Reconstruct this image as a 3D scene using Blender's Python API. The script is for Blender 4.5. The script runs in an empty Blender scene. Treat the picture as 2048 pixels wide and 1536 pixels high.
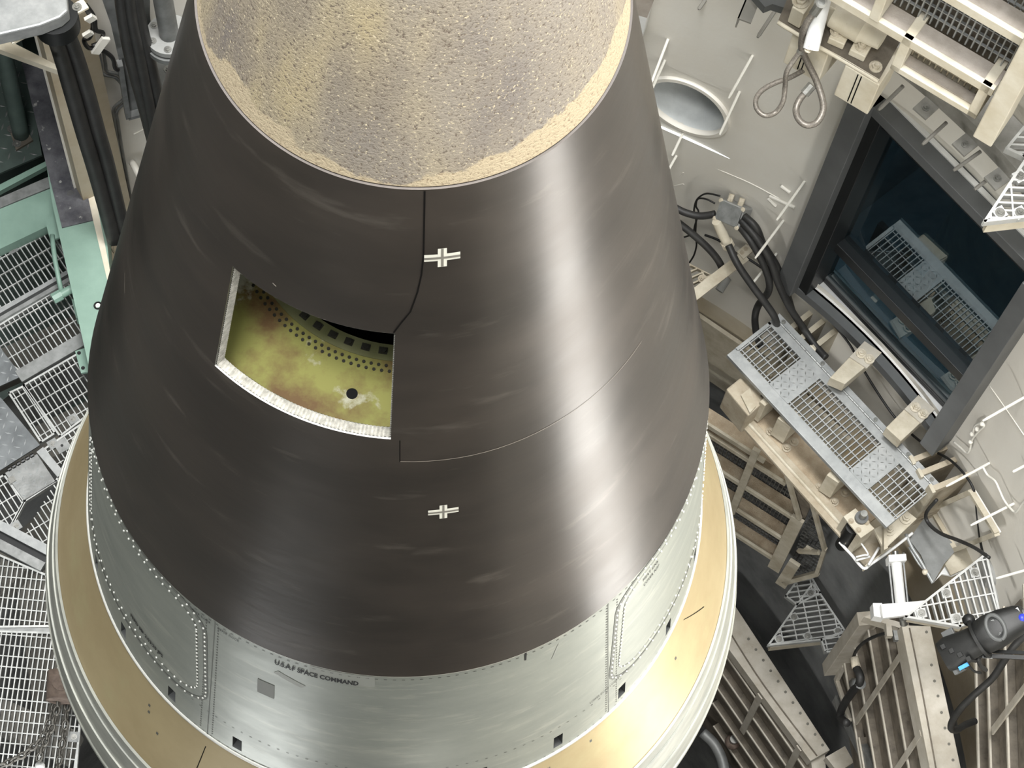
import bpy, bmesh, math, random
from mathutils import Vector, Matrix
random.seed(7)
S = bpy.context.scene
COL = S.collection
R_ = math.radians
# ------------------------------------------------------------------ camera, sky, lights, exposure
F = 4556.0
CAM = Vector((0.0, -3.06054, 9.69961))
PIT, YAW, ROL = 1.18163, 0.128885, 0.155596
_cp, _sp, _cy, _sy = math.cos(PIT), math.sin(PIT), math.cos(YAW), math.sin(YAW)
FW = Vector((_sy*_cp, _cy*_cp, -_sp))
_r = Vector((_cy, -_sy, 0)); _u = _r.cross(FW)
RT = math.cos(ROL)*_r + math.sin(ROL)*_u
UP = -math.sin(ROL)*_r + math.cos(ROL)*_u
cd = bpy.data.cameras.new('camera'); cam = bpy.data.objects.new('camera', cd); COL.objects.link(cam)
cd.sensor_width = 36.0; cd.lens = F/2048*36.0; cd.clip_start = 0.1; cd.clip_end = 200
cam.matrix_world = Matrix(((RT.x, UP.x, -FW.x, CAM.x), (RT.y, UP.y, -FW.y, CAM.y), (RT.z, UP.z, -FW.z, CAM.z), (0, 0, 0, 1)))
S.camera = cam
S.view_settings.view_transform = 'Standard'; S.view_settings.look = 'None'
S.view_settings.gamma = 1.0; S.view_settings.use_curve_mapping = False
S.view_settings.exposure = 0.06
W = bpy.data.worlds.new('daylight'); S.world = W; W.use_nodes = True
bg = W.node_tree.nodes['Background']; bg.inputs[0].default_value = (0.93, 0.97, 1.0, 1); bg.inputs[1].default_value = 4.0

def area(name, loc, target, sx, sy, power, col=(1, .95, .86)):
    l = bpy.data.lights.new(name, 'AREA'); l.shape = 'RECTANGLE'; l.size = sx; l.size_y = sy; l.energy = power; l.color = col
    o = bpy.data.objects.new(name, l); COL.objects.link(o); o.location = loc
    o.rotation_euler = (Vector(target)-Vector(loc)).to_track_quat('-Z', 'Y').to_euler(); return o
area('flood_lamp', (3.25, -1.7, 1.0), (0, 0, 1.0), 0.9, 5.5, 125, (1, .97, .91))
area('closure_daylight', (0.8, 1.4, 19.0), (0.9, 1.6, 0), 5.0, 3.0, 4500, (1, .985, .96))
area('opening_fill', (-1.6, -4.0, 19.0), (0.4, 1.0, 0), 4.0, 2.5, 1500, (1, .985, .96))  # added fill light, placed so that light reaches into the cone opening
area('level_fill', (0.8, -3.75, -3.6), (2.4, 1.8, -6.0), 1.6, 0.5, 200, (1, .98, .94))  # invented fill light that lifts the dark lower levels on the right
area('deck_fill', (-2.4, -2.9, -3.4), (-2.2, 1.2, -3.6), 2.4, 0.6, 150, (.97, .99, 1))  # unseen fill added to brighten the left side of deck and missile
area('room_fill', (3.9, 3.4, -0.95), (3.6, 3.1, -4.0), 0.5, 0.5, 9, (.85, .95, 1))  # made-up source behind the glass, keeps the room from rendering black

# ------------------------------------------------------------------ measuring helpers: a pixel of the photo onto a real plane of the silo
def ray(x, y): return FW*F + RT*(x-1024) + UP*(768-y)
def hp(x, y, z):
    d = ray(x, y); return CAM + d*((z-CAM.z)/d.z)
def cp(x, y, R):
    d = ray(x, y); a = d.x*d.x+d.y*d.y; b = 2*(CAM.x*d.x+CAM.y*d.y); q = CAM.x**2+CAM.y**2-R*R
    return CAM + d*((-b+math.sqrt(b*b-4*a*q))/(2*a))
class Fr:
    """wall frame at an azimuth: x along the wall (clockwise), R outward from the silo axis, z up"""
    def __init__(s, az): s.az = az; s.n = Vector((math.cos(R_(az)), math.sin(R_(az)), 0)); s.t = Vector((s.n.y, -s.n.x, 0))
    def __call__(s, x, R, z): return s.n*R + s.t*x + Vector((0, 0, z))
    def vp(s, px, py, R):
        d = ray(px, py); return CAM + d*((R-CAM.dot(s.n))/d.dot(s.n))
    def loc(s, P): return (P.dot(s.t), P.dot(s.n), P.z)
    def xz(s, px, py, R): P = s.vp(px, py, R); return P.dot(s.t), P.z
    def hx(s, px, py, z): P = hp(px, py, z); return P.dot(s.t), P.dot(s.n)
def pol(az, r, z): return Vector((r*math.cos(R_(az)), r*math.sin(R_(az)), z))
def proj(P):
    d = P-CAM; w = d.dot(FW); return (1024+F*d.dot(RT)/w, 768-F*d.dot(UP)/w)
Z = Vector((0, 0, 1))

# ------------------------------------------------------------------ materials
def lin(c):
    return tuple(((v/255)/12.92 if v/255 <= .04045 else ((v/255+.055)/1.055)**2.4) for v in c)+(1,)
MATS = {}
def mat(name, col, col2=None, rough=.6, metal=0.0, scale=6.0, stretch=(1, 1, 1), bump=0.0, bscale=60.0, contrast=(.35, .65), spec=.5, detail=5, rough2=None, col3=None, c3=(.6, .72), s3=18.0, stretch3=None, fine=0.0):
    if name in MATS: return MATS[name]
    m = bpy.data.materials.new(name); m.use_nodes = True; nt = m.node_tree; N = nt.nodes; L = nt.links
    b = N['Principled BSDF']; b.inputs['Roughness'].default_value = rough; b.inputs['Metallic'].default_value = metal
    b.inputs['Specular IOR Level'].default_value = spec
    tc = N.new('ShaderNodeTexCoord')
    def noise(sc, st, det=detail):
        mp = N.new('ShaderNodeMapping'); mp.inputs['Scale'].default_value = st; L.new(tc.outputs['Object'], mp.inputs[0])
        n = N.new('ShaderNodeTexNoise'); n.inputs['Scale'].default_value = sc; n.inputs['Detail'].default_value = det; n.inputs['Roughness'].default_value = .62
        L.new(mp.outputs[0], n.inputs['Vector']); return n
    def ramp(src, a, c):
        r = N.new('ShaderNodeValToRGB'); r.color_ramp.elements[0].position = a; r.color_ramp.elements[1].position = c; L.new(src, r.inputs[0]); return r
    def mix(f, a, c):
        x = N.new('ShaderNodeMix'); x.data_type = 'RGBA'; L.new(f, x.inputs[0])
        for i, v in ((6, a), (7, c)):
            if hasattr(v, 'links') or hasattr(v, 'is_linked'): L.new(v, x.inputs[i])
            else: x.inputs[i].default_value = v
        return x.outputs[2]
    out = lin(col)
    if col2:
        n = noise(scale, stretch); r = ramp(n.outputs['Fac'], *contrast); out = mix(r.outputs[0], lin(col), lin(col2))
        if rough2 is not None:
            mr = N.new('ShaderNodeMapRange'); L.new(r.outputs[0], mr.inputs[0]); mr.inputs[3].default_value = rough; mr.inputs[4].default_value = rough2
            L.new(mr.outputs[0], b.inputs['Roughness'])
    if col3:
        n3 = noise(s3, stretch3 or (1, 1, 1)); r3 = ramp(n3.outputs['Fac'], *c3); out = mix(r3.outputs[0], out, lin(col3))
    if hasattr(out, 'is_linked'): L.new(out, b.inputs['Base Color'])
    else: b.inputs['Base Color'].default_value = out
    if bump:
        nb = noise(bscale, (1, 1, 1), 3); bp = N.new('ShaderNodeBump'); bp.inputs['Strength'].default_value = bump; bp.inputs['Distance'].default_value = .01
        L.new(nb.outputs['Fac'], bp.inputs['Height']); L.new(bp.outputs[0], b.inputs['Normal'])
    m['nodes'] = 1
    MATS[name] = m; return m

M = dict(
 wall=mat('wall_paint', (216, 214, 207), (209, 205, 196), rough=.55, scale=1.2, bump=.12, bscale=25),
 wall_dirty=mat('wall_paint_dusty', (190, 182, 164), (165, 150, 124), rough=.6, scale=1.5, bump=.15, bscale=25),
 wall_dark=mat('grey_liner', (138, 140, 140), (100, 102, 103), rough=.55, scale=2.2, col3=(140, 139, 134), c3=(.6, .75), s3=5),
 wall_left=mat('left_wall_darkened', (104, 106, 102), (80, 82, 79), rough=.7, scale=2),  # unseen wall toned dark so the cone's left side reflects little light
 cream=mat('cream_paint', (216, 210, 194), (198, 189, 168), rough=.5, scale=5, col3=(150, 128, 92), c3=(.68, .8), s3=26, bump=.08, bscale=80),
 dust=mat('dusty_beige', (172, 163, 146), (146, 135, 115), rough=.75, scale=6, col3=(132, 116, 92), c3=(.6, .78), s3=20, bump=.3, bscale=90),
 dust_light=mat('dusty_cream', (186, 180, 164), (160, 151, 132), rough=.65, scale=7, col3=(130, 112, 84), c3=(.66, .8), s3=24, bump=.12, bscale=80),
 shelf=mat('grey_dust_shelf', (172, 164, 156), (150, 142, 132), rough=.75, scale=8, bump=.2, bscale=90),
 brown=mat('brown_dirt', (176, 162, 140), (148, 132, 110), rough=.85, scale=9, col3=(182, 170, 148), c3=(.62, .7), s3=60, bump=.6, bscale=140),
 greybrown=mat('greybrown_plate', (112, 104, 92), (82, 76, 67), rough=.7, scale=8, col3=(70, 64, 56), c3=(.6, .8), s3=16, bump=.2),
 greyplate=mat('grey_cream_plate', (184, 179, 168), (162, 155, 141), rough=.55, scale=6, col3=(140, 130, 112), c3=(.66, .8), s3=18, bump=.08),
 galv=mat('galvanised', (158, 160, 160), (138, 141, 141), rough=.45, metal=.35, scale=14, bump=.05, bscale=90),
 galv_dark=mat('galvanised_worn', (142, 144, 143), (112, 114, 113), rough=.45, metal=.35, scale=12, bump=.08, bscale=90),
 deckgrate=mat('deck_grating', (186, 188, 186), (150, 152, 150), rough=.45, metal=.3, scale=9),
 frpgrate=mat('pale_grating', (188, 189, 188), (168, 169, 166), rough=.5, scale=9),
 dirtygrate=mat('dusty_grating', (176, 168, 150), (140, 130, 112), rough=.65, scale=12),
 blackgrate=mat('dark_grating', (96, 96, 92), (66, 66, 64), rough=.6, scale=12),
 frame_grey=mat('window_frame_grey', (92, 94, 95), (80, 82, 83), rough=.45, scale=3, spec=.4),
 black=mat('black_trim', (17, 19, 20), (24, 26, 27), rough=.42, scale=8),
 rubber=mat('black_rubber', (34, 34, 34), (46, 46, 45), rough=.55, scale=8, bump=.1, bscale=120),
 wire=mat('black_wire', (20, 20, 20), rough=.5),
 plastic=mat('black_plastic', (20, 21, 21), (28, 29, 29), rough=.5, scale=20, bump=.1, bscale=300),
 plastic_grey=mat('dark_grey_plastic', (84, 86, 86), rough=.5),
 steel=mat('steel', (150, 150, 146), (120, 120, 116), rough=.35, metal=.8, scale=20),
 bolt=mat('painted_bolt', (205, 198, 182), (170, 160, 140), rough=.5, scale=40),
 stud=mat('white_stud', (212, 210, 202), rough=.5),
 greyrod=mat('grey_rod', (120, 118, 112), rough=.55),
 white=mat('white_enamel', (222, 223, 222), (208, 209, 208), rough=.3, scale=6),
 greybox=mat('grey_box', (150, 151, 149), (134, 135, 133), rough=.45, scale=9),
 ductgrey=mat('duct_grey', (126, 128, 127), (100, 102, 101), rough=.5, metal=.3, scale=6),
 green=mat('mint_paint', (130, 158, 145), (118, 146, 133), rough=.5, scale=4, bump=.04),
 green_dark=mat('dark_green_steel', (74, 88, 82), (56, 68, 64), rough=.6, scale=4),
 worn=mat('worn_steel_cap', (112, 112, 116), (76, 76, 82), rough=.5, metal=.3, scale=9, col3=(196, 196, 190), c3=(.64, .7), s3=13, bump=.15),
 tread=mat('tread_plate', (116, 120, 122), (90, 94, 96), rough=.45, metal=.4, scale=7),
 treadlug=mat('tread_lug', (178, 182, 184), rough=.35, metal=.4),
 concrete=mat('concrete', (96, 94, 88), (74, 72, 68), rough=.85, scale=5, bump=.3),
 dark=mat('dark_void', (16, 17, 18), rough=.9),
 chain=mat('chain_steel', (120, 118, 112), (80, 78, 74), rough=.5, metal=.6, scale=60),
 rust=mat('rusty_block', (112, 98, 88), (84, 72, 64), rough=.8, scale=20),
 blue=mat('blue_plastic', (48, 62, 190), rough=.4), cyan=mat('blue_tape', (70, 150, 214), rough=.5),
 ink=mat('black_ink', (22, 22, 24), rough=.6),
 tape=mat('white_tape', (222, 220, 208), rough=.6), tapegrey=mat('grey_tape_line', (120, 116, 108), rough=.6),
)
MATS['black_trim'].node_tree.nodes['Principled BSDF'].inputs['Specular IOR Level'].default_value = .35

# ------------------------------------------------------------------ mesh builder (vertices in world metres; stored relative to the thing)
class MB:
    def __init__(s): s.v = []; s.f = []; s.m = []; s.cm = 0
    def add(s, vs, fs):
        o = len(s.v); s.v += [Vector(p) for p in vs]; s.f += [tuple(i+o for i in f) for f in fs]; s.m += [s.cm]*len(fs); return s
    def box8(s, a, b):  # two quads, bottom a[4], top b[4]
        return s.add(list(a)+list(b), [(3, 2, 1, 0), (4, 5, 6, 7), (0, 1, 5, 4), (1, 2, 6, 5), (2, 3, 7, 6), (3, 0, 4, 7)])
    def prism(s, poly, vec):
        n = len(poly); vec = Vector(vec); q = [Vector(p) for p in poly]
        nn = Vector((0, 0, 0))
        for i in range(n): nn += q[i].cross(q[(i+1) % n])
        if nn.dot(vec) > 0: q = q[::-1]
        return s.add(q+[p+vec for p in q], [tuple(range(n)), tuple(range(2*n-1, n-1, -1))]+[((i+1) % n, i, n+i, n+(i+1) % n) for i in range(n)])
    def box(s, c, ax, ay, az):
        c, ax, ay, az = map(Vector, (c, ax, ay, az)); k = [(-1, -1), (1, -1), (1, 1), (-1, 1)]
        if ax.cross(ay).dot(az) < 0: ax = -ax
        return s.box8([c+ax*i+ay*j-az for i, j in k], [c+ax*i+ay*j+az for i, j in k])
    def fbox(s, fr, x0, x1, r0, r1, z0, z1):
        k = [(x0, r0), (x1, r0), (x1, r1), (x0, r1)]
        return s.box8([fr(x, r, z0) for x, r in k], [fr(x, r, z1) for x, r in k])
    def beam(s, p0, p1, w, h, up=Z):
        p0, p1 = Vector(p0), Vector(p1); d = (p1-p0).normalized(); sd = d.cross(Vector(up)).normalized(); u = sd.cross(d)
        return s.box((p0+p1)/2, (p1-p0)/2, sd*w/2, u*h/2)
    def tube(s, pts, r, n=10, smooth=6, caps=True):
        P = [Vector(p) for p in pts]
        if smooth > 1 and len(P) > 2:
            Q = []
            for i in range(len(P)-1):
                a = P[max(i-1, 0)]; b = P[i]; c = P[i+1]; d = P[min(i+2, len(P)-1)]
                for k in range(smooth):
                    t = k/smooth
                    Q.append(.5*((2*b)+(c-a)*t+(2*a-5*b+4*c-d)*t*t+(3*b-a-3*c+d)*t**3))
            P = Q+[P[-1]]
        rs = r if hasattr(r, '__len__') else [r]*len(P)
        if len(rs) != len(P): rs = [rs[min(int(i*len(rs)/len(P)), len(rs)-1)] for i in range(len(P))]
        t0 = (P[1]-P[0]).normalized(); u = t0.orthogonal().normalized(); vs = []
        for i, p in enumerate(P):
            t = (P[min(i+1, len(P)-1)]-P[max(i-1, 0)]).normalized(); u = (u-t*u.dot(t)).normalized(); w = t.cross(u)
            vs += [p+(u*math.cos(2*math.pi*k/n)+w*math.sin(2*math.pi*k/n))*rs[i] for k in range(n)]
        fs = [(i*n+k, i*n+(k+1) % n, (i+1)*n+(k+1) % n, (i+1)*n+k) for i in range(len(P)-1) for k in range(n)]
        if caps: fs += [tuple(range(n-1, -1, -1)), tuple((len(P)-1)*n+k for k in range(n))]
        return s.add(vs, fs)
    def cyl(s, p0, p1, r, n=16, r1=None): return s.tube([p0, p1], [r, r if r1 is None else r1], n, 1)
    def lathe(s, prof, n=180, a0=0, a1=360):
        full = abs(a1-a0) >= 360; c = n if full else n+1
        vs = [pol(a0+(a1-a0)*k/n, r, z) for r, z in prof for k in range(c)]
        fs = [(i*c+k, i*c+(k+1) % c, (i+1)*c+(k+1) % c, (i+1)*c+k) for i in range(len(prof)-1) for k in range(n)]
        return s.add(vs, fs)
    def sphere(s, c, r, n=10, half=None):
        c = Vector(c); ax = Vector(half).normalized() if half is not None else Z; u = ax.orthogonal().normalized(); w = ax.cross(u); m = n//2
        lo = 0 if half is not None else -m
        rows = list(range(lo, m)); vs = []
        for j in rows:
            t = math.pi/2*j/m; vs += [c+ax*r*math.sin(t)+(u*math.cos(2*math.pi*k/n)+w*math.sin(2*math.pi*k/n))*r*math.cos(t) for k in range(n)]
        vs.append(c+ax*r); e = len(vs)-1
        fs = [(i*n+k, i*n+(k+1) % n, (i+1)*n+(k+1) % n, (i+1)*n+k) for i in range(len(rows)-1) for k in range(n)]
        fs += [((len(rows)-1)*n+k, (len(rows)-1)*n+(k+1) % n, e) for k in range(n)]
        return s.add(vs, fs)
    def bolt(s, p, nrm, r=.018, h=.014, washer=True):
        p, nrm = Vector(p), Vector(nrm).normalized()
        if washer: s.cyl(p, p+nrm*h*.35, r*1.55, 14)
        return s.cyl(p, p+nrm*h*1.3, r, 6).cyl(p+nrm*h*1.2, p+nrm*h*2, r*.55, 8)
    def build(s, name, m, parent=None, smooth=False, kind=None, label=None, bevel=0, cat=None, group=None):
        me = bpy.data.meshes.new(name); off = Vector((0, 0, 0)); p = parent
        while p is not None: off += p.location; p = p.parent
        me.from_pydata([v-off for v in s.v], [], s.f); ms = m if isinstance(m, (list, tuple)) else [m]
        for x in ms: me.materials.append(M[x] if isinstance(x, str) else x)
        if len(ms) > 1: me.polygons.foreach_set('material_index', s.m)
        me.update()
        if smooth:
            me.polygons.foreach_set('use_smooth', [True]*len(me.polygons))
            if smooth != 'all':
                bm = bmesh.new(); bm.from_mesh(me); lim = R_(38)
                for e in bm.edges:
                    if len(e.link_faces) == 2 and e.calc_face_angle(0) > lim: e.smooth = False
                bm.to_mesh(me); bm.free()
        o = bpy.data.objects.new(name, me); COL.objects.link(o); o.parent = parent
        if bevel:
            md = o.modifiers.new('bevel', 'BEVEL'); md.width = bevel; md.segments = 2; md.limit_method = 'ANGLE'; md.angle_limit = R_(50)
        if kind: o['kind'] = kind
        if label: o['label'] = label
        if cat: o['category'] = cat
        if group: o['group'] = group
        return o
def thing(name, label, cat, loc=(0, 0, 0), group=None):
    o = bpy.data.objects.new(name, None); COL.objects.link(o); o.location = loc; o.empty_display_size = .1
    o['label'] = label; o['category'] = cat
    if group: o['group'] = group
    return o
def twin(src, parent, delta):   # another copy of a small part, sharing its mesh
    c = src.copy(); COL.objects.link(c); c.parent = parent; c.location = src.location+Vector(delta); return c
def bolts(pts, nrm, parent, r=.018, h=.014, m='bolt', name='bolt'):
    first = None
    for p in pts:
        if first is None: first = MB().bolt(p, nrm, r, h).build(name, m, parent); p0 = Vector(p)
        else: twin(first, parent, Vector(p)-p0)

# convex polygon clip of a line p + t*d, in 2D
def clip(poly, p, d):
    lo, hi = -1e9, 1e9; n = len(poly); ar = sum(poly[i][0]*poly[(i+1) % n][1]-poly[(i+1) % n][0]*poly[i][1] for i in range(n)); sg = 1 if ar > 0 else -1
    for i in range(n):
        a, b = poly[i], poly[(i+1) % n]; ex, ey = b[0]-a[0], b[1]-a[1]; nx, ny = -ey*sg, ex*sg
        f0 = (p[0]-a[0])*nx+(p[1]-a[1])*ny; fd = d[0]*nx+d[1]*ny
        if abs(fd) < 1e-12:
            if f0 < 0: return None
        else:
            t = -f0/fd
            if fd > 0: lo = max(lo, t)
            else: hi = min(hi, t)
    return (lo, hi) if hi > lo+1e-4 else None
def bars(mb, O, u, v, n, poly, ang, step, w, h, drop=0.0, phase=.5):
    """parallel flat bars clipped to a convex outline (2D poly in the u,v plane); w = thickness, h = depth along -n"""
    ca, sa = math.cos(R_(ang)), math.sin(R_(ang)); d = (ca, sa); q = (-sa, ca)
    ks = [x*q[0]+y*q[1] for x, y in poly]; k = min(ks)+step*phase
    while k < max(ks):
        c = clip(poly, (q[0]*k, q[1]*k), d)
        if c:
            a = (q[0]*k+d[0]*c[0], q[1]*k+d[1]*c[0]); b = (q[0]*k+d[0]*c[1], q[1]*k+d[1]*c[1])
            A = O+u*a[0]+v*a[1]-n*(drop+h/2); B = O+u*b[0]+v*b[1]-n*(drop+h/2)
            mb.beam(A, B, w, h, n)
        k += step
    return mb
def grating(parent, O, u, v, n, poly, ang=0.0, step=.034, cross=.1, depth=.03, w=.006, rim=.008, m='galv', edge=True, name='grating'):
    mb = bars(MB(), O, u, v, n, poly, ang, step, w, depth)
    bars(mb, O, u, v, n, poly, ang+90, cross, w*.9, depth*.45, .001)
    o = mb.build(name+'_bars', m, parent, kind='stuff')
    if edge:
        e = MB(); k = len(poly)
        for i in range(k):
            a, b = poly[i], poly[(i+1) % k]; A = O+u*a[0]+v*a[1]-n*depth*.5; B = O+u*b[0]+v*b[1]-n*depth*.5; t = (B-A).normalized()*rim/2
            e.beam(A-t, B+t, rim, depth*1.15, n)
        e.build(name+'_edge', m, parent)
    return o
def treadplate(parent, O, u, v, n, poly, th=.008, step=.045, m='tread', lug='treadlug', name='tread_plate', size=.02):
    MB().prism([O+u*a+v*b for a, b in poly], -n*th).build(name, m, parent)
    mb = MB(); xs = [p[0] for p in poly]; ys = [p[1] for p in poly]
    i = 0; x = min(xs)+step/2
    while x < max(xs):
        j = 0; y = min(ys)+step/2
        while y < max(ys):
            c = clip(poly, (x, y), (1, 0)); c2 = clip(poly, (x, y), (0, 1))
            if c and c2 and c[0] < -size*.6 and c[1] > size*.6 and c2[0] < -size*.6 and c2[1] > size*.6:
                a = 45 if (i+j) % 2 else -45; d = u*math.cos(R_(a))+v*math.sin(R_(a)); q = n.cross(d); P = O+u*x+v*y
                mb.add([P-d*size, P+q*size*.22, P+d*size, P-q*size*.22, P+n*.003], [(0, 3, 4), (3, 2, 4), (2, 1, 4), (1, 0, 4)])
            y += step; j += 1
        x += step; i += 1
    if mb.f: mb.build('tread_lugs', lug, parent, kind='stuff')
# ================================================================== the silo shell
RW = 4.0
def span(a, b, n): return [a+(b-a)*i/n for i in range(n+1)]
def cylwall(azs, zs, R, skip=None):
    mb = MB(); na, nz = len(azs), len(zs)
    mb.v = [pol(a, R, z) for z in zs for a in azs]
    for j in range(nz-1):
        for i in range(na-1):
            if skip and skip((azs[i]+azs[i+1])/2, (zs[j]+zs[j+1])/2): continue
            mb.f.append((j*na+i, j*na+i+1, (j+1)*na+i+1, (j+1)*na+i)); mb.m.append(0)
    return mb
WA0, WA1, WZ0, WZ1 = 30.9, 51.2, -3.36, -1.12
HC, HZ, HR = 65.55, -2.25, .248
HA0, HA1, HZ0, HZ1 = HC-5, HC+5, HZ-.36, HZ+.36
azs = sorted(set(span(-60, WA0, 44)+span(WA0, WA1, 10)+span(WA1, HA0, 6)+[HA0, HA1]+span(HA1, 121.5, 26)))
zs = [-4.55, -4.2, -3.8, WZ0, HZ0, HZ1, WZ1, -.4, 0, 1, 2.5, 5, 8, 11]
mb = cylwall(azs, zs, RW, lambda a, z: (WA0 < a < WA1 and WZ0 < z < WZ1) or (HA0 < a < HA1 and HZ0 < z < HZ1))
n = 48
def sq(t):
    c, s_ = math.cos(t), math.sin(t); k = 1/max(abs(c), abs(s_)); return c*k, s_*k
ring = []
for k in range(n):
    t = 2*math.pi*k/n; a, b = sq(t); ring.append((pol(HC+5*a, RW, HZ+.36*b), pol(HC+math.degrees(HR*math.cos(t)/RW), RW, HZ+HR*math.sin(t))))
o = len(mb.v); mb.v += [p for p, q in ring]+[q for p, q in ring]
for k in range(n): mb.f.append((o+k, o+(k+1) % n, o+n+(k+1) % n, o+n+k)); mb.m.append(0)
wall_right = mb.build('wall_right', 'wall', None, smooth=True, kind='structure')
# round duct mouth set into the wall
duct = thing('duct_opening', 'round open duct mouth with raised rim in the pale wall beside the missile', 'duct', pol(HC, RW+.5, HZ))
hn = pol(HC, 1, 0); ht = Vector((hn.y, -hn.x, 0)); hc = pol(HC, RW, HZ)
def circ(r, off, k, m=48):
    t = 2*math.pi*k/m; az = HC-math.degrees(r*math.cos(t)/RW); return pol(az, RW+off, HZ+r*math.sin(t))
mb = MB(); prof = [(HR+.035, .0), (HR+.032, -.022), (HR+.006, -.024), (HR, -.012), (HR, .02)]
mb.v = [circ(r, of, k) for r, of in prof for k in range(n)]
for i in range(len(prof)-1):
    for k in range(n): mb.f.append((i*n+k, i*n+(k+1) % n, (i+1)*n+(k+1) % n, (i+1)*n+k)); mb.m.append(0)
mb.build('rim', 'wall', duct, smooth=True)
mb = MB(); mb.v = [circ(HR, .01, k) for k in range(n)]+[circ(HR, .01, k)+hn*.9 for k in range(n)]
mb.f = [(k, (k+1) % n, n+(k+1) % n, n+k) for k in range(n)]+[tuple(range(n, 2*n))]; mb.m = [0]*len(mb.f)
mb.build('tube_lining', mat('pale_tube', (206, 210, 210), (190, 194, 195), rough=.5, scale=7), duct, smooth=True)
# paler seams and weld beads on the wall
def bead(pts, r, name='weld_bead', m='wall'):
    return MB().tube([cp(x, y, RW-.001) for x, y in pts], r, 6, 4).build(name, m, wall_right, smooth='all')
bead([(1352, 299), (1440, 340), (1500, 366), (1560, 398)], .0045)
bead([(1978, 770), (2015, 822), (2048, 870)], .004)
for a_, b_ in [((1368, 343), (1362, 352)), ((1343, 372), (1368, 366)), ((1540, 392), (1590, 415)), ((1536, 396), (1552, 412)), ((1562, 372), (1580, 385))]:
    MB().tube([cp(*a_, RW-.006), cp(*b_, RW-.006)], .011, 8, 1).build('weld_stub', 'wall', wall_right, smooth=True)

mb = cylwall(span(-60, 121.5, 70), [-5.6, -4.55], RW+.004); mb.build('baseboard_right', 'wall_dirty', None, smooth=True, kind='structure')
mb = cylwall(span(-60, 300, 120), [-16, -12, -9, -7, -5.55], RW+.03); mb.build('wall_back', 'wall_dark', None, smooth=True, kind='structure')
bb = bpy.data.objects['baseboard_right']
for a0, a1 in [(60.4, 71), (49.6, 60.0), (38.9, 49.2)]:
    MB().box8([pol(a, r, z) for a, z, r in [(a0, -5.62, RW), (a1, -5.62, RW), (a1, -5.62, RW-.03), (a0, -5.62, RW-.03)]], [pol(a, r, -4.78) for a, r in [(a0, RW), (a1, RW), (a1, RW-.03), (a0, RW-.03)]]).build('panel', 'dust_light', bb)
mb = cylwall(span(160, 300, 50), [-5.55, -3, 0, 4, 11], RW); mb.build('wall_left', 'wall_left', None, smooth=True, kind='structure')
# entry recess behind the deck on the left
mb = cylwall(span(106, 160, 20), [-6.5, -3.6, 0], 6.4)
for a_, b_ in ((pol(121.5, RW, 0), pol(108.5, 6.4, 0)), (pol(160, RW, 0), pol(160, 6.4, 0))):
    mb.add([a_-Z*6.5, b_-Z*6.5, b_, a_], [(0, 1, 2, 3)])
mb.add([pol(a, r, -6.4) for a in span(106, 160, 6) for r in (RW, 6.4)], [(2*i, 2*i+1, 2*i+3, 2*i+2) for i in range(6)])
mb.build('wall_recess', 'green_dark', None, kind='structure')
cylwall(span(121.5, 160, 16), [0, 3, 11], RW).build('wall_upper_left', 'wall_left', None, kind='structure')
mb = MB(); mb.add([pol(a, r, 0) for a in (106, 121.5, 134, 147, 160) for r in (RW+.02, 6.4)], [(0, 1, 3, 2), (2, 3, 5, 4), (4, 5, 7, 6), (6, 7, 9, 8)]); mb.build('ceiling', 'green_dark', None, kind='structure')
MB().lathe([(0.01, -15.9), (RW+.03, -15.9)], 60).build('floor', 'concrete', None, kind='structure')
# tan pilaster where the pale wall meets the recess
pil = MB(); pa = cp(143, 20, RW).xy; 
a0 = math.degrees(math.atan2(*reversed(cp(152, 30, RW).xy))); a1 = math.degrees(math.atan2(*reversed(cp(200, 100, RW).xy)))
mb = MB()
for z0, z1 in ((-5.5, 1.0),):
    mb.box8([pol(a, r, z0) for a, r in [(117, RW), (121.3, RW), (121.3, RW-.1), (117, RW-.1)]], [pol(a, r, z1) for a, r in [(117, RW), (121.3, RW), (121.3, RW-.1), (117, RW-.1)]])
mb.build('trim_1', 'wall_dirty', None, kind='structure')

# ================================================================== the window
M['room'] = mat('dim_teal_room', (86, 110, 120), (76, 100, 110), rough=.8)
F41 = Fr(41); RG = 3.93
win = bpy.data.objects.new('window_1', None); COL.objects.link(win); win.location = F41(0, RG, -3.4); win['kind'] = 'structure'; win['label'] = 'dark glazed viewing window with wide grey steel surround in the pale silo wall'
x0, zb = F41.xz(1581, 542, RG); x1, _ = F41.xz(1908, 873, RG); zt = -1.05
fw = .115
def jamb(name, xa, xb, za, zb_, ra, rb, m, bev=0): return MB().fbox(F41, xa, xb, ra, rb, za, zb_).build(name, m, win, bevel=bev)
jamb('side_frame', x0, x0+fw+.015, zb, zt, 3.80, RG+.2, 'frame_grey', .004)
jamb('side_frame', x1-fw, x1, zb, zt, 3.76, RG+.2, 'frame_grey', .004)
jamb('head_frame', x0, x1, zt-.085, zt, 3.86, RG+.2, 'frame_grey', .004); jamb('head_trim', x0+.05, x1-.05, zt, zt+.012, 3.955, 3.985, 'white')
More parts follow.
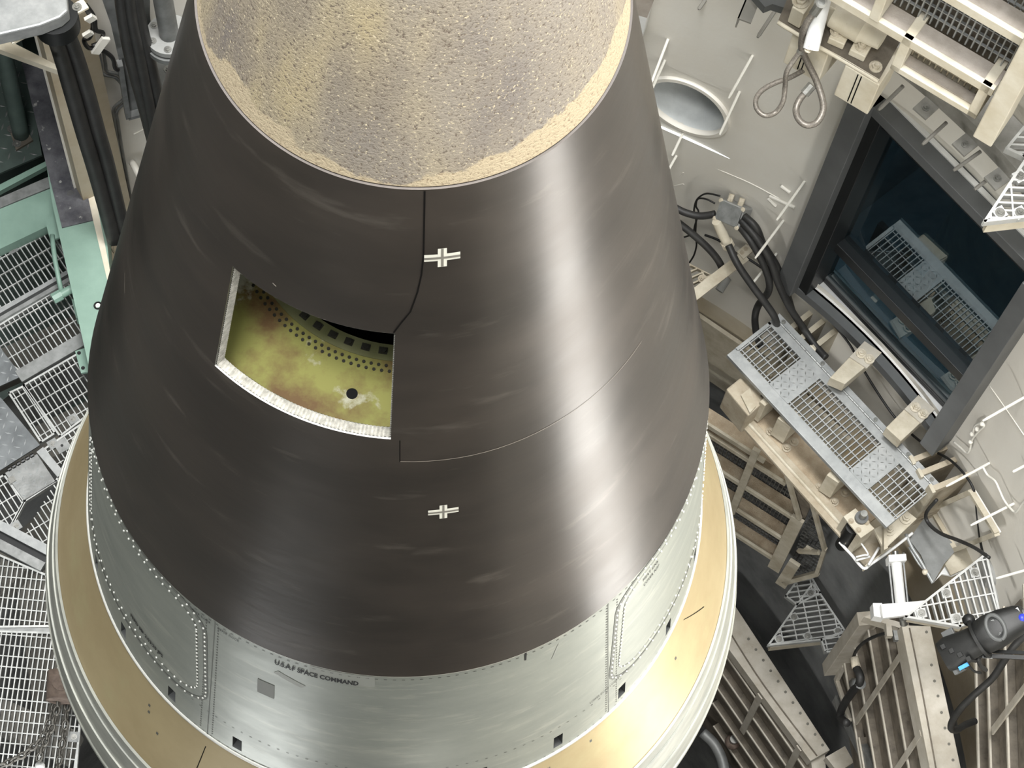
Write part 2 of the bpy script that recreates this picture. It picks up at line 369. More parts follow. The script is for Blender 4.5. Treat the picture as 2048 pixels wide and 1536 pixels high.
# bottom frame follows the round wall; a pale sill plate lies between it and the straight glazing bar
mb = MB(); k = 14
for i in range(k):
    xa, xb = x0+(x1-x0)*i/k, x0+(x1-x0)*(i+1)/k; ra, rb = math.sqrt(RW**2-xa*xa)-.015, math.sqrt(RW**2-xb*xb)-.015
    q = [(xa, ra-.075), (xb, rb-.075), (xb, rb), (xa, ra)]
    mb.box8([F41(x, r, zb-.03) for x, r in q], [F41(x, r, zb+.05) for x, r in q])
mb.build('sill_frame', 'frame_grey', win)
mb = MB(); mb.prism([F41(x0, RG+.16, zb+.03), F41(x1, RG+.16, zb+.03)]+[F41(x, math.sqrt(RW**2-x*x)-.03, zb+.03) for x in span(x1, x0, 14)], Z*.02); mb.build('sill_plate', 'white', win)
gx0, gx1, gz0, gz1 = x0+.15, x1-.125, zb+.07, zt-.13
for a, b, c, d, r0, r1 in [(x0+.11, gx0+.05, zb+.04, zt-.1, RG-.06, RG+.17), (gx1-.0, x1-.1, zb+.04, zt-.1, RG+.03, RG+.17), (x0+.11, x1-.1, zb+.055, gz0+.03, RG+.088, RG+.17), (x0+.11, x1-.1, gz1-.06, zt-.08, RG-.02, RG+.17)]:
    jamb('glazing_frame', a, b, c, d, r0, r1, 'black', .004)
zm = zb+.56
jamb('mullion', gx0, gx1, zm, zm+.10, RG+.05, RG+.15, 'black', .004)
jamb('glazing_bead', gx0+.05, gx1, gz0+.03, gz0+.045, RG+.095, RG+.12, 'plastic_grey')
g = bpy.data.materials.new('window_glass'); g.use_nodes = True; nt = g.node_tree; N = nt.nodes; N.remove(N['Principled BSDF'])
tr = N.new('ShaderNodeBsdfTransparent'); tr.inputs[0].default_value = (.46, .54, .57, 1); gl = N.new('ShaderNodeBsdfGlossy'); gl.inputs['Roughness'].default_value = .0; gl.inputs[0].default_value = (.9, .98, 1, 1)
lw_ = N.new('ShaderNodeLayerWeight'); lw_.inputs[0].default_value = .5; pw = N.new('ShaderNodeMath'); pw.operation = 'POWER'; pw.inputs[1].default_value = 4.0; ml = N.new('ShaderNodeMath'); ml.operation = 'MULTIPLY_ADD'; ml.inputs[1].default_value = .9; ml.inputs[2].default_value = .05; mx = N.new('ShaderNodeMixShader')
nt.links.new(lw_.outputs['Facing'], pw.inputs[0]); nt.links.new(pw.outputs[0], ml.inputs[0])
nt.links.new(ml.outputs[0], mx.inputs[0]); nt.links.new(tr.outputs[0], mx.inputs[1]); nt.links.new(gl.outputs[0], mx.inputs[2]); nt.links.new(mx.outputs[0], N['Material Output'].inputs[0])
M['glass'] = g
MB().fbox(F41, gx0, gx1, RG+.112, RG+.122, gz0, zm+.03).build('pane', 'glass', win)
MB().fbox(F41, gx0, gx1, RG+.112, RG+.122, zm+.07, gz1).build('pane', 'glass', win)
tg = bpy.data.objects.new('inner_rail', None); COL.objects.link(tg); tg.location = F41(0, 4.6, -3.5); tg['label'] = 'dim railing with flat posts and a pale blue sill behind the dark window glass'; tg['category'] = 'railing'
MB().fbox(F41, x0+.1, x1-.1, 4.12, 4.30, -3.42, -3.36).build('sill_board', mat('pale_blue_board', (150, 176, 188), rough=.6), tg)
for i in range(6):
    a = x0+.2+.22*i; MB().fbox(F41, a, a+.06, 4.40, 4.44, -3.56, -3.05).build('post', 'black', tg)
    MB().fbox(F41, a+.07, a+.2, 4.44, 4.45, -3.5, -3.2).build('infill_panel', 'ductgrey', tg)
mb = MB(); q = [F41(x, r, z) for z in (-3.6, -.8) for x, r in [(x0-.05, RG+.16), (x1+.05, RG+.16), (x1+.05, 6), (x0-.05, 6)]]
mb.add(q, [(1, 2, 6, 5), (2, 3, 7, 6), (3, 0, 4, 7), (0, 1, 2, 3), (4, 5, 6, 7)]); mb.build('wall_room', 'room', None, kind='structure')

# ================================================================== the missile
MZ = -15.9
ms = thing('missile', 'large dark conical missile nose on a silver band and gold flared skirt, standing upright', 'missile', (0, 0, MZ))
CR0, CZ0, CR1, CZ1 = 1.0919, 2.2318, .5449, 4.7537
def rc(z): return CR0+(CR1-CR0)*(z-CZ0)/(CZ1-CZ0)
AR0, AZ0 = 1.2372, .9761
def ra_(z): return AR0+(CR0-AR0)*(z-AZ0)/(CZ0-AZ0)
GR0, GZ0 = 1.4206, .4768
def patch(mb, rf, off, az0, az1, z0, z1, na=8, nz=4):
    vs = [pol(az0+(az1-az0)*i/na, rf(z0+(z1-z0)*j/nz)+off, z0+(z1-z0)*j/nz) for j in range(nz+1) for i in range(na+1)]
    return mb.add(vs, [(j*(na+1)+i, j*(na+1)+i+1, (j+1)*(na+1)+i+1, (j+1)*(na+1)+i) for j in range(nz) for i in range(na)])
def ribbon(mb, rf, pts, w, off, closed=False, dens=4):
    """narrow strip lying on the cone along (azimuth, z) points; w in metres"""
    P = []
    m = len(pts)
    for i in range(m if closed else m-1):
        a, b = pts[i], pts[(i+1) % m]; L_ = math.hypot(math.radians(b[0]-a[0])*rf(a[1]), b[1]-a[1]); k = max(1, int(L_/.04*dens/4))
        P += [(a[0]+(b[0]-a[0])*j/k, a[1]+(b[1]-a[1])*j/k) for j in range(k)]
    if not closed: P.append(pts[-1])
    k = len(P); vs = []
    for i, (a, z) in enumerate(P):
        p, q = P[(i-1) % k if closed else max(i-1, 0)], P[(i+1) % k if closed else min(i+1, k-1)]
        dx, dz = math.radians(q[0]-p[0])*rf(z), q[1]-p[1]; l = math.hypot(dx, dz) or 1; nx, nz = -dz/l*w/2, dx/l*w/2
        da = math.degrees(nx/rf(z)); vs += [pol(a+da, rf(z+nz)+off, z+nz), pol(a-da, rf(z-nz)+off, z-nz)]
    return mb.add(vs, [(2*i, 2*i+1, 2*((i+1) % k)+1, 2*((i+1) % k)) for i in range(k if closed else k-1)])
# --- materials of the missile (object coordinates: z is height above the base)
def cone_material():
    m = mat('dark_ablative_shell', (54, 48, 44), (71, 63, 57), rough=.30, metal=.0, spec=.8, scale=1.1, stretch=(1, 1, 2.2), contrast=(.4, .7), rough2=.38, col3=(104, 97, 90), c3=(.585, .82), s3=2.6, stretch3=(1, 1, 4.5))
    b = m.node_tree.nodes['Principled BSDF']; b.inputs['Metallic'].default_value = .35; b.inputs['IOR'].default_value = 1.6
    nt = m.node_tree; tc = nt.nodes.new('ShaderNodeTexCoord'); mp = nt.nodes.new('ShaderNodeMapping'); mp.inputs['Scale'].default_value = (1, 1, 3.5); n = nt.nodes.new('ShaderNodeTexNoise'); n.inputs['Scale'].default_value = 5; n.inputs['Detail'].default_value = 4
    bp = nt.nodes.new('ShaderNodeBump'); bp.inputs['Strength'].default_value = .035; bp.inputs['Distance'].default_value = .02
    nt.links.new(tc.outputs['Object'], mp.inputs[0]); nt.links.new(mp.outputs[0], n.inputs['Vector']); nt.links.new(n.outputs['Fac'], bp.inputs['Height']); nt.links.new(bp.outputs[0], b.inputs['Normal'])
    return m
M['shell'] = cone_material()
def nose_material():
    m = bpy.data.materials.new('charred_nose'); m.use_nodes = True; nt = m.node_tree; N = nt.nodes; L = nt.links; b = N['Principled BSDF']; b.inputs['Roughness'].default_value = .8
    tc = N.new('ShaderNodeTexCoord')
    def noise(sc, st, det=4, ro=.6):
        mp = N.new('ShaderNodeMapping'); mp.inputs['Scale'].default_value = st; L.new(tc.outputs['Object'], mp.inputs[0]); n = N.new('ShaderNodeTexNoise'); n.inputs['Scale'].default_value = sc; n.inputs['Detail'].default_value = det; n.inputs['Roughness'].default_value = ro; L.new(mp.outputs[0], n.inputs['Vector']); return n.outputs['Fac']
    def ramp(src, els):
        r = N.new('ShaderNodeValToRGB'); e = r.color_ramp.elements
        while len(e) < len(els): e.new(.5)
        for x, (p, c) in zip(e, els): x.position = p; x.color = c if len(c) == 4 else lin(c)
        L.new(src, r.inputs[0]); return r.outputs[0]
    def mix(f, a, c, mode='MIX'):
        x = N.new('ShaderNodeMix'); x.data_type = 'RGBA'; x.blend_type = mode
        for i, v in ((0, f), (6, a), (7, c)):
            if hasattr(v, 'is_linked'): L.new(v, x.inputs[i])
            else: x.inputs[i].default_value = v
        return x.outputs[2]
    base = ramp(noise(3.2, (1, 1, .16), 3), [(.36, (126, 118, 112)), (.5, (158, 146, 126)), (.62, (184, 168, 132))])
    big = ramp(noise(1.6, (1, 1, .5), 2), [(.4, (0, 0, 0, 1)), (.62, (1, 1, 1, 1))])
    base = mix(big, base, lin((152, 144, 134)))
    sp = noise(105, (1, 1, 1), 3, .7)
    dk = ramp(sp, [(.36, (1, 1, 1, 1)), (.44, (0, 0, 0, 1))]); lt = ramp(noise(120, (1, 1, 1), 2, .6), [(.62, (0, 0, 0, 1)), (.68, (1, 1, 1, 1))])
    base = mix(dk, base, lin((112, 100, 88))); base = mix(lt, base, lin((204, 190, 162)))
    # bare paler rim low on the nose, ragged edge
    sx = N.new('ShaderNodeSeparateXYZ'); L.new(tc.outputs['Object'], sx.inputs[0])
    a = N.new('ShaderNodeMath'); a.operation = 'SUBTRACT'; L.new(sx.outputs[2], a.inputs[0]); a.inputs[1].default_value = 4.754-MZ
    nb = N.new('ShaderNodeMath'); nb.operation = 'MULTIPLY'; L.new(noise(2.3, (1, 1, 1), 6), nb.inputs[0]); nb.inputs[1].default_value = .52
    c = N.new('ShaderNodeMath'); c.operation = 'SUBTRACT'; L.new(nb.outputs[0], c.inputs[0]); L.new(a.outputs[0], c.inputs[1])
    rm = ramp(c.outputs[0], [(.212, (0, 0, 0, 1)), (.222, (1, 1, 1, 1))])
    base = mix(rm, base, mix(dk, lin((192, 176, 148)), lin((158, 140, 116))))
    L.new(base, b.inputs['Base Color'])
    bp = N.new('ShaderNodeBump'); bp.inputs['Strength'].default_value = .5; bp.inputs['Distance'].default_value = .006; L.new(sp, bp.inputs['Height']); L.new(bp.outputs[0], b.inputs['Normal'])
    return m
M['nose'] = nose_material()
M['alu'] = mat('brushed_aluminium', (176, 180, 172), (158, 162, 156), rough=.42, metal=.45, scale=2.2, stretch=(1, 1, 2), rough2=.5, col3=(194, 196, 186), c3=(.55, .75), s3=4, stretch3=(1, 1, 4), contrast=(.35, .7))
M['alu_bright'] = mat('bright_edge', (226, 226, 220), rough=.35, metal=.3)
M['gold'] = mat('gold_chromate', (194, 177, 138), (176, 158, 121), rough=.42, metal=.35, scale=1.6, col3=(190, 182, 140), c3=(.55, .8), s3=2.5, rough2=.5)
M['rimgrey'] = mat('grey_rim_paint', (172, 173, 164), (146, 148, 142), rough=.45, metal=.25, scale=3, stretch=(1, 1, 3))
M['barrel'] = mat('tank_skin', (150, 146, 132), (118, 112, 98), rough=.5, metal=.4, scale=4)
M['seam'] = mat('dark_seam', (16, 14, 13), rough=.9, spec=.1); M['fast'] = mat('fastener_head', (84, 84, 80), rough=.5)
M['rivet'] = mat('bright_rivet', (220, 221, 214), rough=.35, metal=.3); M['gap'] = mat('door_gap', (122, 124, 119), rough=.6)
M['scratch'] = mat('pale_scuff', (150, 142, 132), rough=.5)
M['bulk'] = mat('zinc_primer_stained', (168, 166, 92), (128, 100, 64), rough=.6, scale=3.6, contrast=(.45, .6), col3=(214, 212, 186), c3=(.56, .60), s3=3.1, detail=7)
M['honey'] = mat('honeycomb_edge', (206, 204, 196), (150, 148, 140), rough=.4, metal=.4, scale=60, contrast=(.3, .7))
M['ringflange'] = mat('primer_flange', (150, 150, 110), (128, 128, 84), rough=.55, scale=6)
M['nutdark'] = mat('anchor_nut', (74, 72, 64), rough=.5, metal=.4)
# --- nose
prof = [(.532, CZ1-.012), (.5445, CZ1+.004)] + [(.5445-.217*h, CZ1+.004+h) for h in (.3, .6, .9, 1.2)]
r_, z_ = prof[-1]
for i in range(1, 9):
    t = math.pi/2*i/8; prof.append((max(r_*math.cos(t), .002), z_+r_*.75*math.sin(t)))
MB().lathe(prof, 128).build('nose_cap', 'nose', ms, smooth=True, label='rough tan charred nose cap')
# --- dark cone with the access opening
OA0, OA1, OZ0, OZ1 = -132.4, -91.6, 3.662, 4.165
azs = sorted(set(span(-180, OA0, 24)+span(OA0, OA1, 24)+span(OA1, 180, 120)))
zs = [CZ0-.004]+span(CZ0+.02, OZ0, 14)+span(OZ0, OZ1, 6)[1:]+span(OZ1, CZ1, 6)[1:]
mb = MB(); na = len(azs)
mb.v = [pol(a, rc(z)+.006, z) for z in zs for a in azs]
for j in range(len(zs)-1):
    for i in range(na-1):
        if OA0 < (azs[i]+azs[i+1])/2 < OA1 and OZ0 < (zs[j]+zs[j+1])/2 < OZ1: continue
        mb.f.append((j*na+i, j*na+i+1, (j+1)*na+i+1, (j+1)*na+i)); mb.m.append(0)
o = len(mb.v); mb.v += [pol(a, .534, CZ1+.0) for a in azs]; t = (len(zs)-1)*na
for i in range(na-1): mb.f.append((t+i, t+i+1, o+i+1, o+i)); mb.m.append(0)
cone = mb.build('cone_shell', 'shell', ms, smooth=True, label='dark brown-black conical shell with an access opening')
# --- sandwich edge of the opening: skin lip and corrugated honeycomb
D = .036
def lip(name, d0, d1, m, amp, N_):
    mb = MB()
    def edge(pts):
        k = len(pts)
        vs = []
        for i, (a, z, da, dz) in enumerate(pts):
            s_ = amp if i % 2 else 0
            for d in (d0, d1): vs.append(pol(a+da*s_, rc(z)+.006-d, z+dz*s_))
        mb.add(vs, [(2*i, 2*i+1, 2*i+3, 2*i+2) for i in range(k-1)])
    edge([(a, OZ0, 0, 1) for a in span(OA0, OA1, N_)]); edge([(a, OZ1, 0, -1) for a in span(OA0, OA1, N_)])
    edge([(OA0, z, 70, 0) for z in span(OZ0, OZ1, N_)]); edge([(OA1, z, -70, 0) for z in span(OZ0, OZ1, N_)])
    return mb.build(name, m, ms)
lip('skin_edge', 0, .006, 'steel', 0, 30)
lip('honeycomb_core', .006, D, 'honey', .0045, 100)
# inner face of the sandwich shell near the opening
mb = MB(); patch(mb, rc, .006-D, OA0-14, OA0, OZ0-.2, OZ1+.2); patch(mb, rc, .006-D, OA1, OA1+14, OZ0-.2, OZ1+.2); patch(mb, rc, .006-D, OA0-14, OA1+14, OZ0-.2, OZ0); patch(mb, rc, .006-D, OA0-14, OA1+14, OZ1, OZ1+.2)
mb.build('inner_skin', 'ringflange', ms)
# --- bulkhead seen inside
BZ = 3.5
MB().lathe([(.474, BZ-.006), (.474, BZ), (rc(BZ)-.002, BZ), (rc(BZ)-.002, BZ-.01)], 120).build('bulkhead', 'bulk', ms, label='yellow-green stained bulkhead ring inside the opening')
MB().lathe([(.431, BZ-.03), (.431, BZ+.004), (.482, BZ+.004), (.482, BZ)], 120).build('bulkhead_flange', 'ringflange', ms)
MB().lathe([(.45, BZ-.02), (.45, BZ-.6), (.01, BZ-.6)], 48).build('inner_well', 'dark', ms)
mb = MB()
for k in range(140):
    a = -180+k*360/140
    for r, of in ((.498, 0), (.515, 1.3)): mb.cyl(pol(a+of, r, BZ), pol(a+of, r, BZ+.004), .0052, 7)
mb.build('bulkhead_rivets', 'nutdark', ms, kind='stuff')
for k in range(9):
    a = -130+k*6.6; f = Fr(a)
    MB().fbox(f, -.013, .013, .443, .464, BZ+.004, BZ+.008).cyl(f(0, .454, BZ+.004), f(0, .454, BZ+.014), .0095, 8).build('anchor_nut', 'nutdark', ms)
p = hp(704, 787, BZ+.002); MB().cyl(p-Z*.004, p, .017, 20).build('hole_shade_disc', 'dark', ms)  # near-black disc paints the shade of a hole; the bulkhead is uncut
# --- marks on the cone
for a, z in ((-81.2, 4.487), (-80.75, 3.268)):
    k = rc(z)
    dh, dv = (math.degrees(.0455/k), .0145), (math.degrees(.0115/k), .037)
    mb = MB(); patch(mb, rc, .0075, a-dh[0], a+dh[0], z-dh[1]+.002, z+dh[1]); patch(mb, rc, .0078, a-dv[0], a+dv[0], z-dv[1], z+dv[1]); mk = mb.build('cross_mark', 'tape', ms, label='white taped alignment cross')
    mb = MB(); q = math.degrees(.0032/k); patch(mb, rc, .0085, a-dh[0], a+dh[0], z-.0042, z+.0042); patch(mb, rc, .0085, a-q, a+q, z-dv[1], z+dv[1]); mb.build('centre_line', 'tapegrey', mk)
mb = MB(); ribbon(mb, rc, [(-85.75, 4.75), (-85.7, 4.6), (-85.7, 4.5), (-86.1, 4.42), (-86.9, 4.35), (-88.4, 4.265), (-90.6, 4.21), (-92, 4.17)], .0045, .0072); mb.build('panel_seam', 'seam', ms)
mb = MB(); ribbon(mb, rc, [(-89.75, 3.66), (-89.6, 3.55)], .003, .0072); mb.build('panel_seam', 'seam', ms)
for q_, w_ in (([(-89.7, 3.552), (-75, 3.549), (-55, 3.55), (-30, 3.545)], .0022), ([(-121.2, 4.222), (-120.2, 4.216)], .004), ([(-170.9, 3.30), (-167.8, 3.255)], .004)):
    mb = MB(); ribbon(mb, rc, q_, w_, .0072); mb.build('scuff_line', 'scratch', ms)
# --- silver adapter band
SL = [-148+15.05*k for k in range(24)]
az_s = []
for a in SL: az_s += [a-.95, a+.95]
azs = sorted(set([round(x, 3) for x in az_s]+[round(a+f_, 3) for a in SL for f_ in (3, 5, 7, 9, 11, 13)]))
azs.append(azs[0]+360)
zs = [AZ0, 1.035, 1.155, 1.4, 1.8, CZ0]
mb = MB(); na = len(azs); mb.v = [pol(a, ra_(z), z) for z in zs for a in azs]
ss = set(round(a-.95, 3) for a in SL)
for j in range(len(zs)-1):
    for i in range(na-1):
        if j == 1 and azs[i] in ss: continue
        mb.f.append((j*na+i, j*na+i+1, (j+1)*na+i+1, (j+1)*na+i)); mb.m.append(0)
ad = mb.build('adapter_band', 'alu', ms, smooth=True, label='silver riveted adapter band')
for a in SL:
    mb = MB(); q = []
    for d in (0, .06): q += [pol(a-.95, ra_(1.035)-d, 1.035-d*.3), pol(a+.95, ra_(1.035)-d, 1.035-d*.3), pol(a+.95, ra_(1.155)-d, 1.155-d*.3), pol(a-.95, ra_(1.155)-d, 1.155-d*.3)]
    mb.add(q, [(0, 1, 5, 4), (1, 2, 6, 5), (2, 3, 7, 6), (3, 0, 4, 7), (4, 5, 6, 7)]); mb.cyl(pol(a+.3, ra_(1.1)-.058, 1.07), pol(a+.3, ra_(1.1)-.045, 1.07), .012, 8)
    mb.build('drain_slot', 'plastic_grey', ms)
MB().lathe([(CR0+.001, CZ0-.018), (CR0+.0055, CZ0-.016), (CR0+.0055, CZ0-.004), (CR0+.002, CZ0+.001)], 180).build('upper_lip', 'alu_bright', ms, smooth='all')
MB().lathe([(AR0-.002, AZ0+.012), (AR0+.006, AZ0+.010), (AR0+.008, AZ0-.004), (AR0+.0, AZ0-.008)], 180).build('lower_lip', 'alu_bright', ms, smooth='all')
def dash(mb, rf, a, z, w=.011, h=.005, off=.0012):
    da = math.degrees(w/2/rf(z)); return patch(mb, rf, off, a-da, a+da, z-h/2, z+h/2, 1, 1)
mb = MB()
for k in range(226): dash(mb, ra_, k*360/226, 2.185)
for k in range(200): dash(mb, ra_, k*1.8, 1.255, .010, .0045); dash(mb, ra_, k*1.8+.7, 1.0, .010, .0045)
for s_ in range(5):
    a = -123.7+s_*77-.01
    for k in range(44):
        for d in (-1.25, 1.35): dash(mb, ra_, a+d+(-.02*k if s_ == 0 else .03*k), 2.16-k*.0262, .006, .008)
mb.build('flush_fasteners', 'fast', ms, kind='stuff')
for a, b in ((-123.1, -124.3), (-47.7, -46.0), (30, 30), (107, 107), (-175, -175)):
    mb = MB(); ribbon(mb, ra_, [(a, 2.213), (b, .985)], .004, .001); mb.build('band_seam', 'gap', ms)
def rrect(a0, a1, z0, z1, rad, slant=0):
    pts = []; R = ra_((z0+z1)/2); da = math.degrees(rad/R)
    for ca, cz, t0 in ((a1-da, z1-rad, 0), (a0+da, z1-rad, 90), (a0+da, z0+rad, 180), (a1-da, z0+rad, 270)):
        for k in range(7):
            t = R_(t0+15*k); pts.append((ca+da*math.cos(t), cz+rad*math.sin(t)))
    return [(a+slant*(z-1.7), z) for a, z in pts]
def along(pts, step):
    out = []; d = 0; m = len(pts)
    for i in range(m):
        a, b = pts[i], pts[(i+1) % m]; L_ = math.hypot(math.radians(b[0]-a[0])*ra_(a[1]), b[1]-a[1])
        while d < L_: out.append((a[0]+(b[0]-a[0])*d/L_, a[1]+(b[1]-a[1])*d/L_)); d += step
        d -= L_
    return out
for a0, a1, sl in ((-168.5, -125.0, -.9), (-45.6, -1.5, 1.2)):
    dr = MB(); outer = rrect(a0, a1, 1.265, 2.185, .16, sl); inner = rrect(a0+1.9, a1-1.9, 1.33, 2.135, .13, sl)
    ribbon(dr, ra_, outer, .020, .0016, True); do = dr.build('door_gap', 'gap', ms)
    mb = MB(); ribbon(mb, ra_, inner, .0035, .0018, True); mb.build('door_edge', 'fast', do)
    mb = MB()
    for pth, st in ((outer, .042), (inner, .034)):
        for a, z in along(pth, st): P = pol(a, ra_(z)+.001, z); mb.sphere(P, .0052, 8, pol(a, 1, .116))
    mb.build('door_rivets', 'rivet', do, smooth='all', kind='stuff')
# tape patches and ticks on the band
M['patchgrey'] = mat('grey_patch', (140, 141, 137), rough=.6); M['smear'] = mat('dull_smear', (158, 160, 154), rough=.5)
mb = MB(); patch(mb, ra_, .0016, -114.1, -110.8, 1.77, 1.90); mb.build('grey_patch', 'patchgrey', ms)
mb = MB(); ribbon(mb, ra_, [(-110.6, 2.04), (-105.4, 1.985)], .035, .0013); patch(mb, ra_, .0012, -104.3, -92.6, 2.11, 2.205); mb.build('tape_smear', 'smear', ms)
mb = MB(); patch(mb, ra_, .002, -65.55, -65.2, 2.14, 2.21, 1, 1); mb.build('tick_mark', 'ink', ms)
mb = MB(); ribbon(mb, ra_, [(-58.7, 2.14), (-59.9, 2.03)], .006, .0014); mb.build('scrape', 'smear', ms)
# lettering: real flat text wrapped on the band
def lettering(txt, az, z, size, sx=1.0, rf=ra_, slope=0.0, bold=0.0, off=.0022, name='lettering', sp=1.0, m='ink'):
    cu = bpy.data.curves.new('txt', 'FONT'); cu.body = txt; cu.size = size; cu.resolution_u = 2; cu.space_character = sp; cu.offset = bold
    t = bpy.data.objects.new('txt', cu); COL.objects.link(t); bpy.context.view_layer.update()
    me = bpy.data.meshes.new_from_object(t.evaluated_get(bpy.context.evaluated_depsgraph_get())); bpy.data.objects.remove(t)
    mb = MB(); vs = []
    for v in me.vertices:
        x, y = v.co.x*sx, v.co.y; zz = z+y+x*slope; vs.append(pol(az+math.degrees(x/rf(zz)), rf(zz)+off, zz))
    mb.add(vs, [tuple(p.vertices) for p in me.polygons]); bpy.data.meshes.remove(me)
    return mb.build(name, m, ms)
lettering('U.S.A.F SPACE COMMAND', -110.9, 2.112, .052, .49, bold=.0020, sp=1.0)
lettering('HEAT SINK', -38.2, 2.068, .036, .48, bold=.0006, sp=1.12); lettering('COVER N37', -37.9, 2.008, .036, .46, bold=.0006, sp=1.12)
lettering('FEPD MF 2:03:20 JPS', -145.3, 1.400, .046, .50, bold=.0016, sp=1.05)
lettering('UPPER DOOR', -128.6, 2.150, .028, .46, sp=1.15); lettering('UPPER DOOR', -122.5, 2.150, .028, .46, sp=1.15)
lettering('LOWER DOOR', -50.9, 1.285, .028, .46, sp=1.15); lettering('LOWER DOOR', -46.0, 1.285, .028, .46, sp=1.15)
# --- gold skirt, grey rim, tank
def rg_(z): return GR0+(AR0-GR0)*(z-GZ0)/(AZ0-GZ0)
MB().lathe([(AR0+.004, AZ0-.004), (rg_(.8), .8), (rg_(.64), .64), (GR0, GZ0)], 180).build('gold_skirt', 'gold', ms, smooth=True, label='gold flared skirt below the silver band')
for q_ in ([(-123.8, .955), (-124.8, .50)], [(-24, .955), (-16, .72)]):
    mb = MB(); ribbon(mb, rg_, q_, .004, .0015); mb.build('skirt_seam', 'seam', ms)
mb = MB()
for a, z in ((-137, .84), (-136.6, .80), (-113, .93), (-60, .9), (-51, .9), (-55, .75), (-28, .8), (-133.5, .73), (-70, .92)): patch(mb, rg_, .0015, a-.25, a+.25, z-.008, z+.008, 1, 1)
mb.build('skirt_mark', 'fast', ms)
MB().lathe([(GR0-.003, GZ0+.012), (GR0+.008, GZ0+.006), (GR0+.010, GZ0-.01), (1.446, .40), (1.452, .402), (1.458, .385), (1.487, .25), (1.494, .252), (1.499, .235), (1.519, .05), (1.526, .046), (1.529, .0), (1.522, -.04), (1.50, -.06)], 200).build('grey_rim', 'rimgrey', ms, smooth=True, label='grey stepped rim ring around the skirt foot')
mb = MB()
for k in range(260): mb.sphere(pol(k*360/260, 1.503, -.085), .012, 6, pol(k*360/260, 1, 0))
mb.build('rim_rivets', 'rivet', ms, kind='stuff')
MB().lathe([(1.50, -.06), (1.503, -.12), (1.485, -.16), (1.485, -6), (1.485, -15.88)], 160).build('tank_skin', 'barrel', ms, smooth=True)
# ================================================================== right side, catwalk level (z = -3.6)
F57, F7, F34, F0 = Fr(57), Fr(7), Fr(34), Fr(-2)
def hpoly(pts, z): return [hp(x, y, z) for x, y in pts]
def slab(parent, name, m, pts, z, th, **k): return MB().prism(hpoly(pts, z), Vector((0, 0, -th))).build(name, m, parent, **k)
def hgrate(parent, pts, z, fr, ang=90, m='galv', **k):
    P = [fr.hx(x, y, z) for x, y in pts]
    return grating(parent, fr(0, 0, z), fr.t, fr.n, Z, P, ang, m=m, **k)

cw = thing('catwalk_step', 'narrow galvanised grated step with two tread plates below the dark window', 'walkway', F41(.14, 3.5, -3.63))
ZC = -3.6; XA, XB, RA, RB = -.605, .885, 3.27, 3.73
O41 = F41(0, 0, ZC)
def rectp(x0, x1, r0, r1): return [(x0, r0), (x1, r0), (x1, r1), (x0, r1)]
for a, b in ((XA+.02, -.285), (-.115, .465), (.62, XB-.004)):
    grating(cw, O41, F41.t, F41.n, Z, rectp(a, b, RA+.075, RB-.10), 90, .034, .075, .032, .007, .007, 'galv')
for a, b in ((-.285, -.115), (.465, .62)):
    treadplate(cw, O41+Z*.002, F41.t, F41.n, Z, rectp(a, b, RA+.075, RB-.10), .01, .036, 'galv', 'galv_dark', size=.016)
MB().fbox(F41, XA, XB, RA, RA+.077, ZC-.035, ZC+.003).build('edge_bar', 'galv', cw, bevel=.003)
MB().fbox(F41, XA, XA+.02, RA+.07, RB-.09, ZC-.035, ZC+.003).build('edge_bar', 'galv', cw)
MB().fbox(F41, XA, XB, RB-.105, RB-.048, ZC-.02, ZC+.003).build('hinge_leaf', 'galv', cw)
MB().fbox(F41, XA, XB, RB-.040, RB, ZC-.06, ZC+.004).build('hinge_leaf', 'galv', cw)
mb = MB(); k = 30
for i in range(k):
    a = XA+(XB-XA)*i/k; b = a+(XB-XA)/k*.94; mb.cyl(F41(a, RB-.044, ZC+.002), F41(b, RB-.044, ZC+.002), .0085, 8)
mb.build('piano_hinge', 'galv_dark', cw)
bolts([F41(x, RB-.02, ZC+.004) for x in (XA+.06, XA+.43, -.0, .32, .62, XB-.05)], Z, cw, .010, .006, 'steel')
# bracket arms to the wall
for i, (pa, pb, pc, pd, lab) in enumerate((((1660, 755), (1722, 690), (1756, 713), (1690, 768), 'upper'), ((1772, 855), (1830, 797), (1863, 825), (1802, 882), 'lower'))):
    t = thing('wall_bracket', 'cream bolted arm tying the grated step to the wall, %s of the pair' % lab, 'bracket', hp(*pa, -3.66), 'step brackets')
    slab(t, 'arm', 'dust_light', [pa, pb, pc, pd], -3.40, .12, bevel=.004)
    c1 = ((pb[0]*2+pc[0])/3, (pb[1]*2+pc[1])/3); q = lambda u, v: (pb[0]+(pc[0]-pb[0])*u+(pa[0]-pb[0])*v, pb[1]+(pc[1]-pb[1])*u+(pa[1]-pb[1])*v)
    slab(t, 'clip_plate', 'greyplate', [q(0, -.12), q(1, -.12), q(1, .36), q(0, .36)], -3.385, .015)
    bolts([hp(*q(.3, .16), -3.38), hp(*q(.78, .16), -3.38)], Z, t, .022, .016)
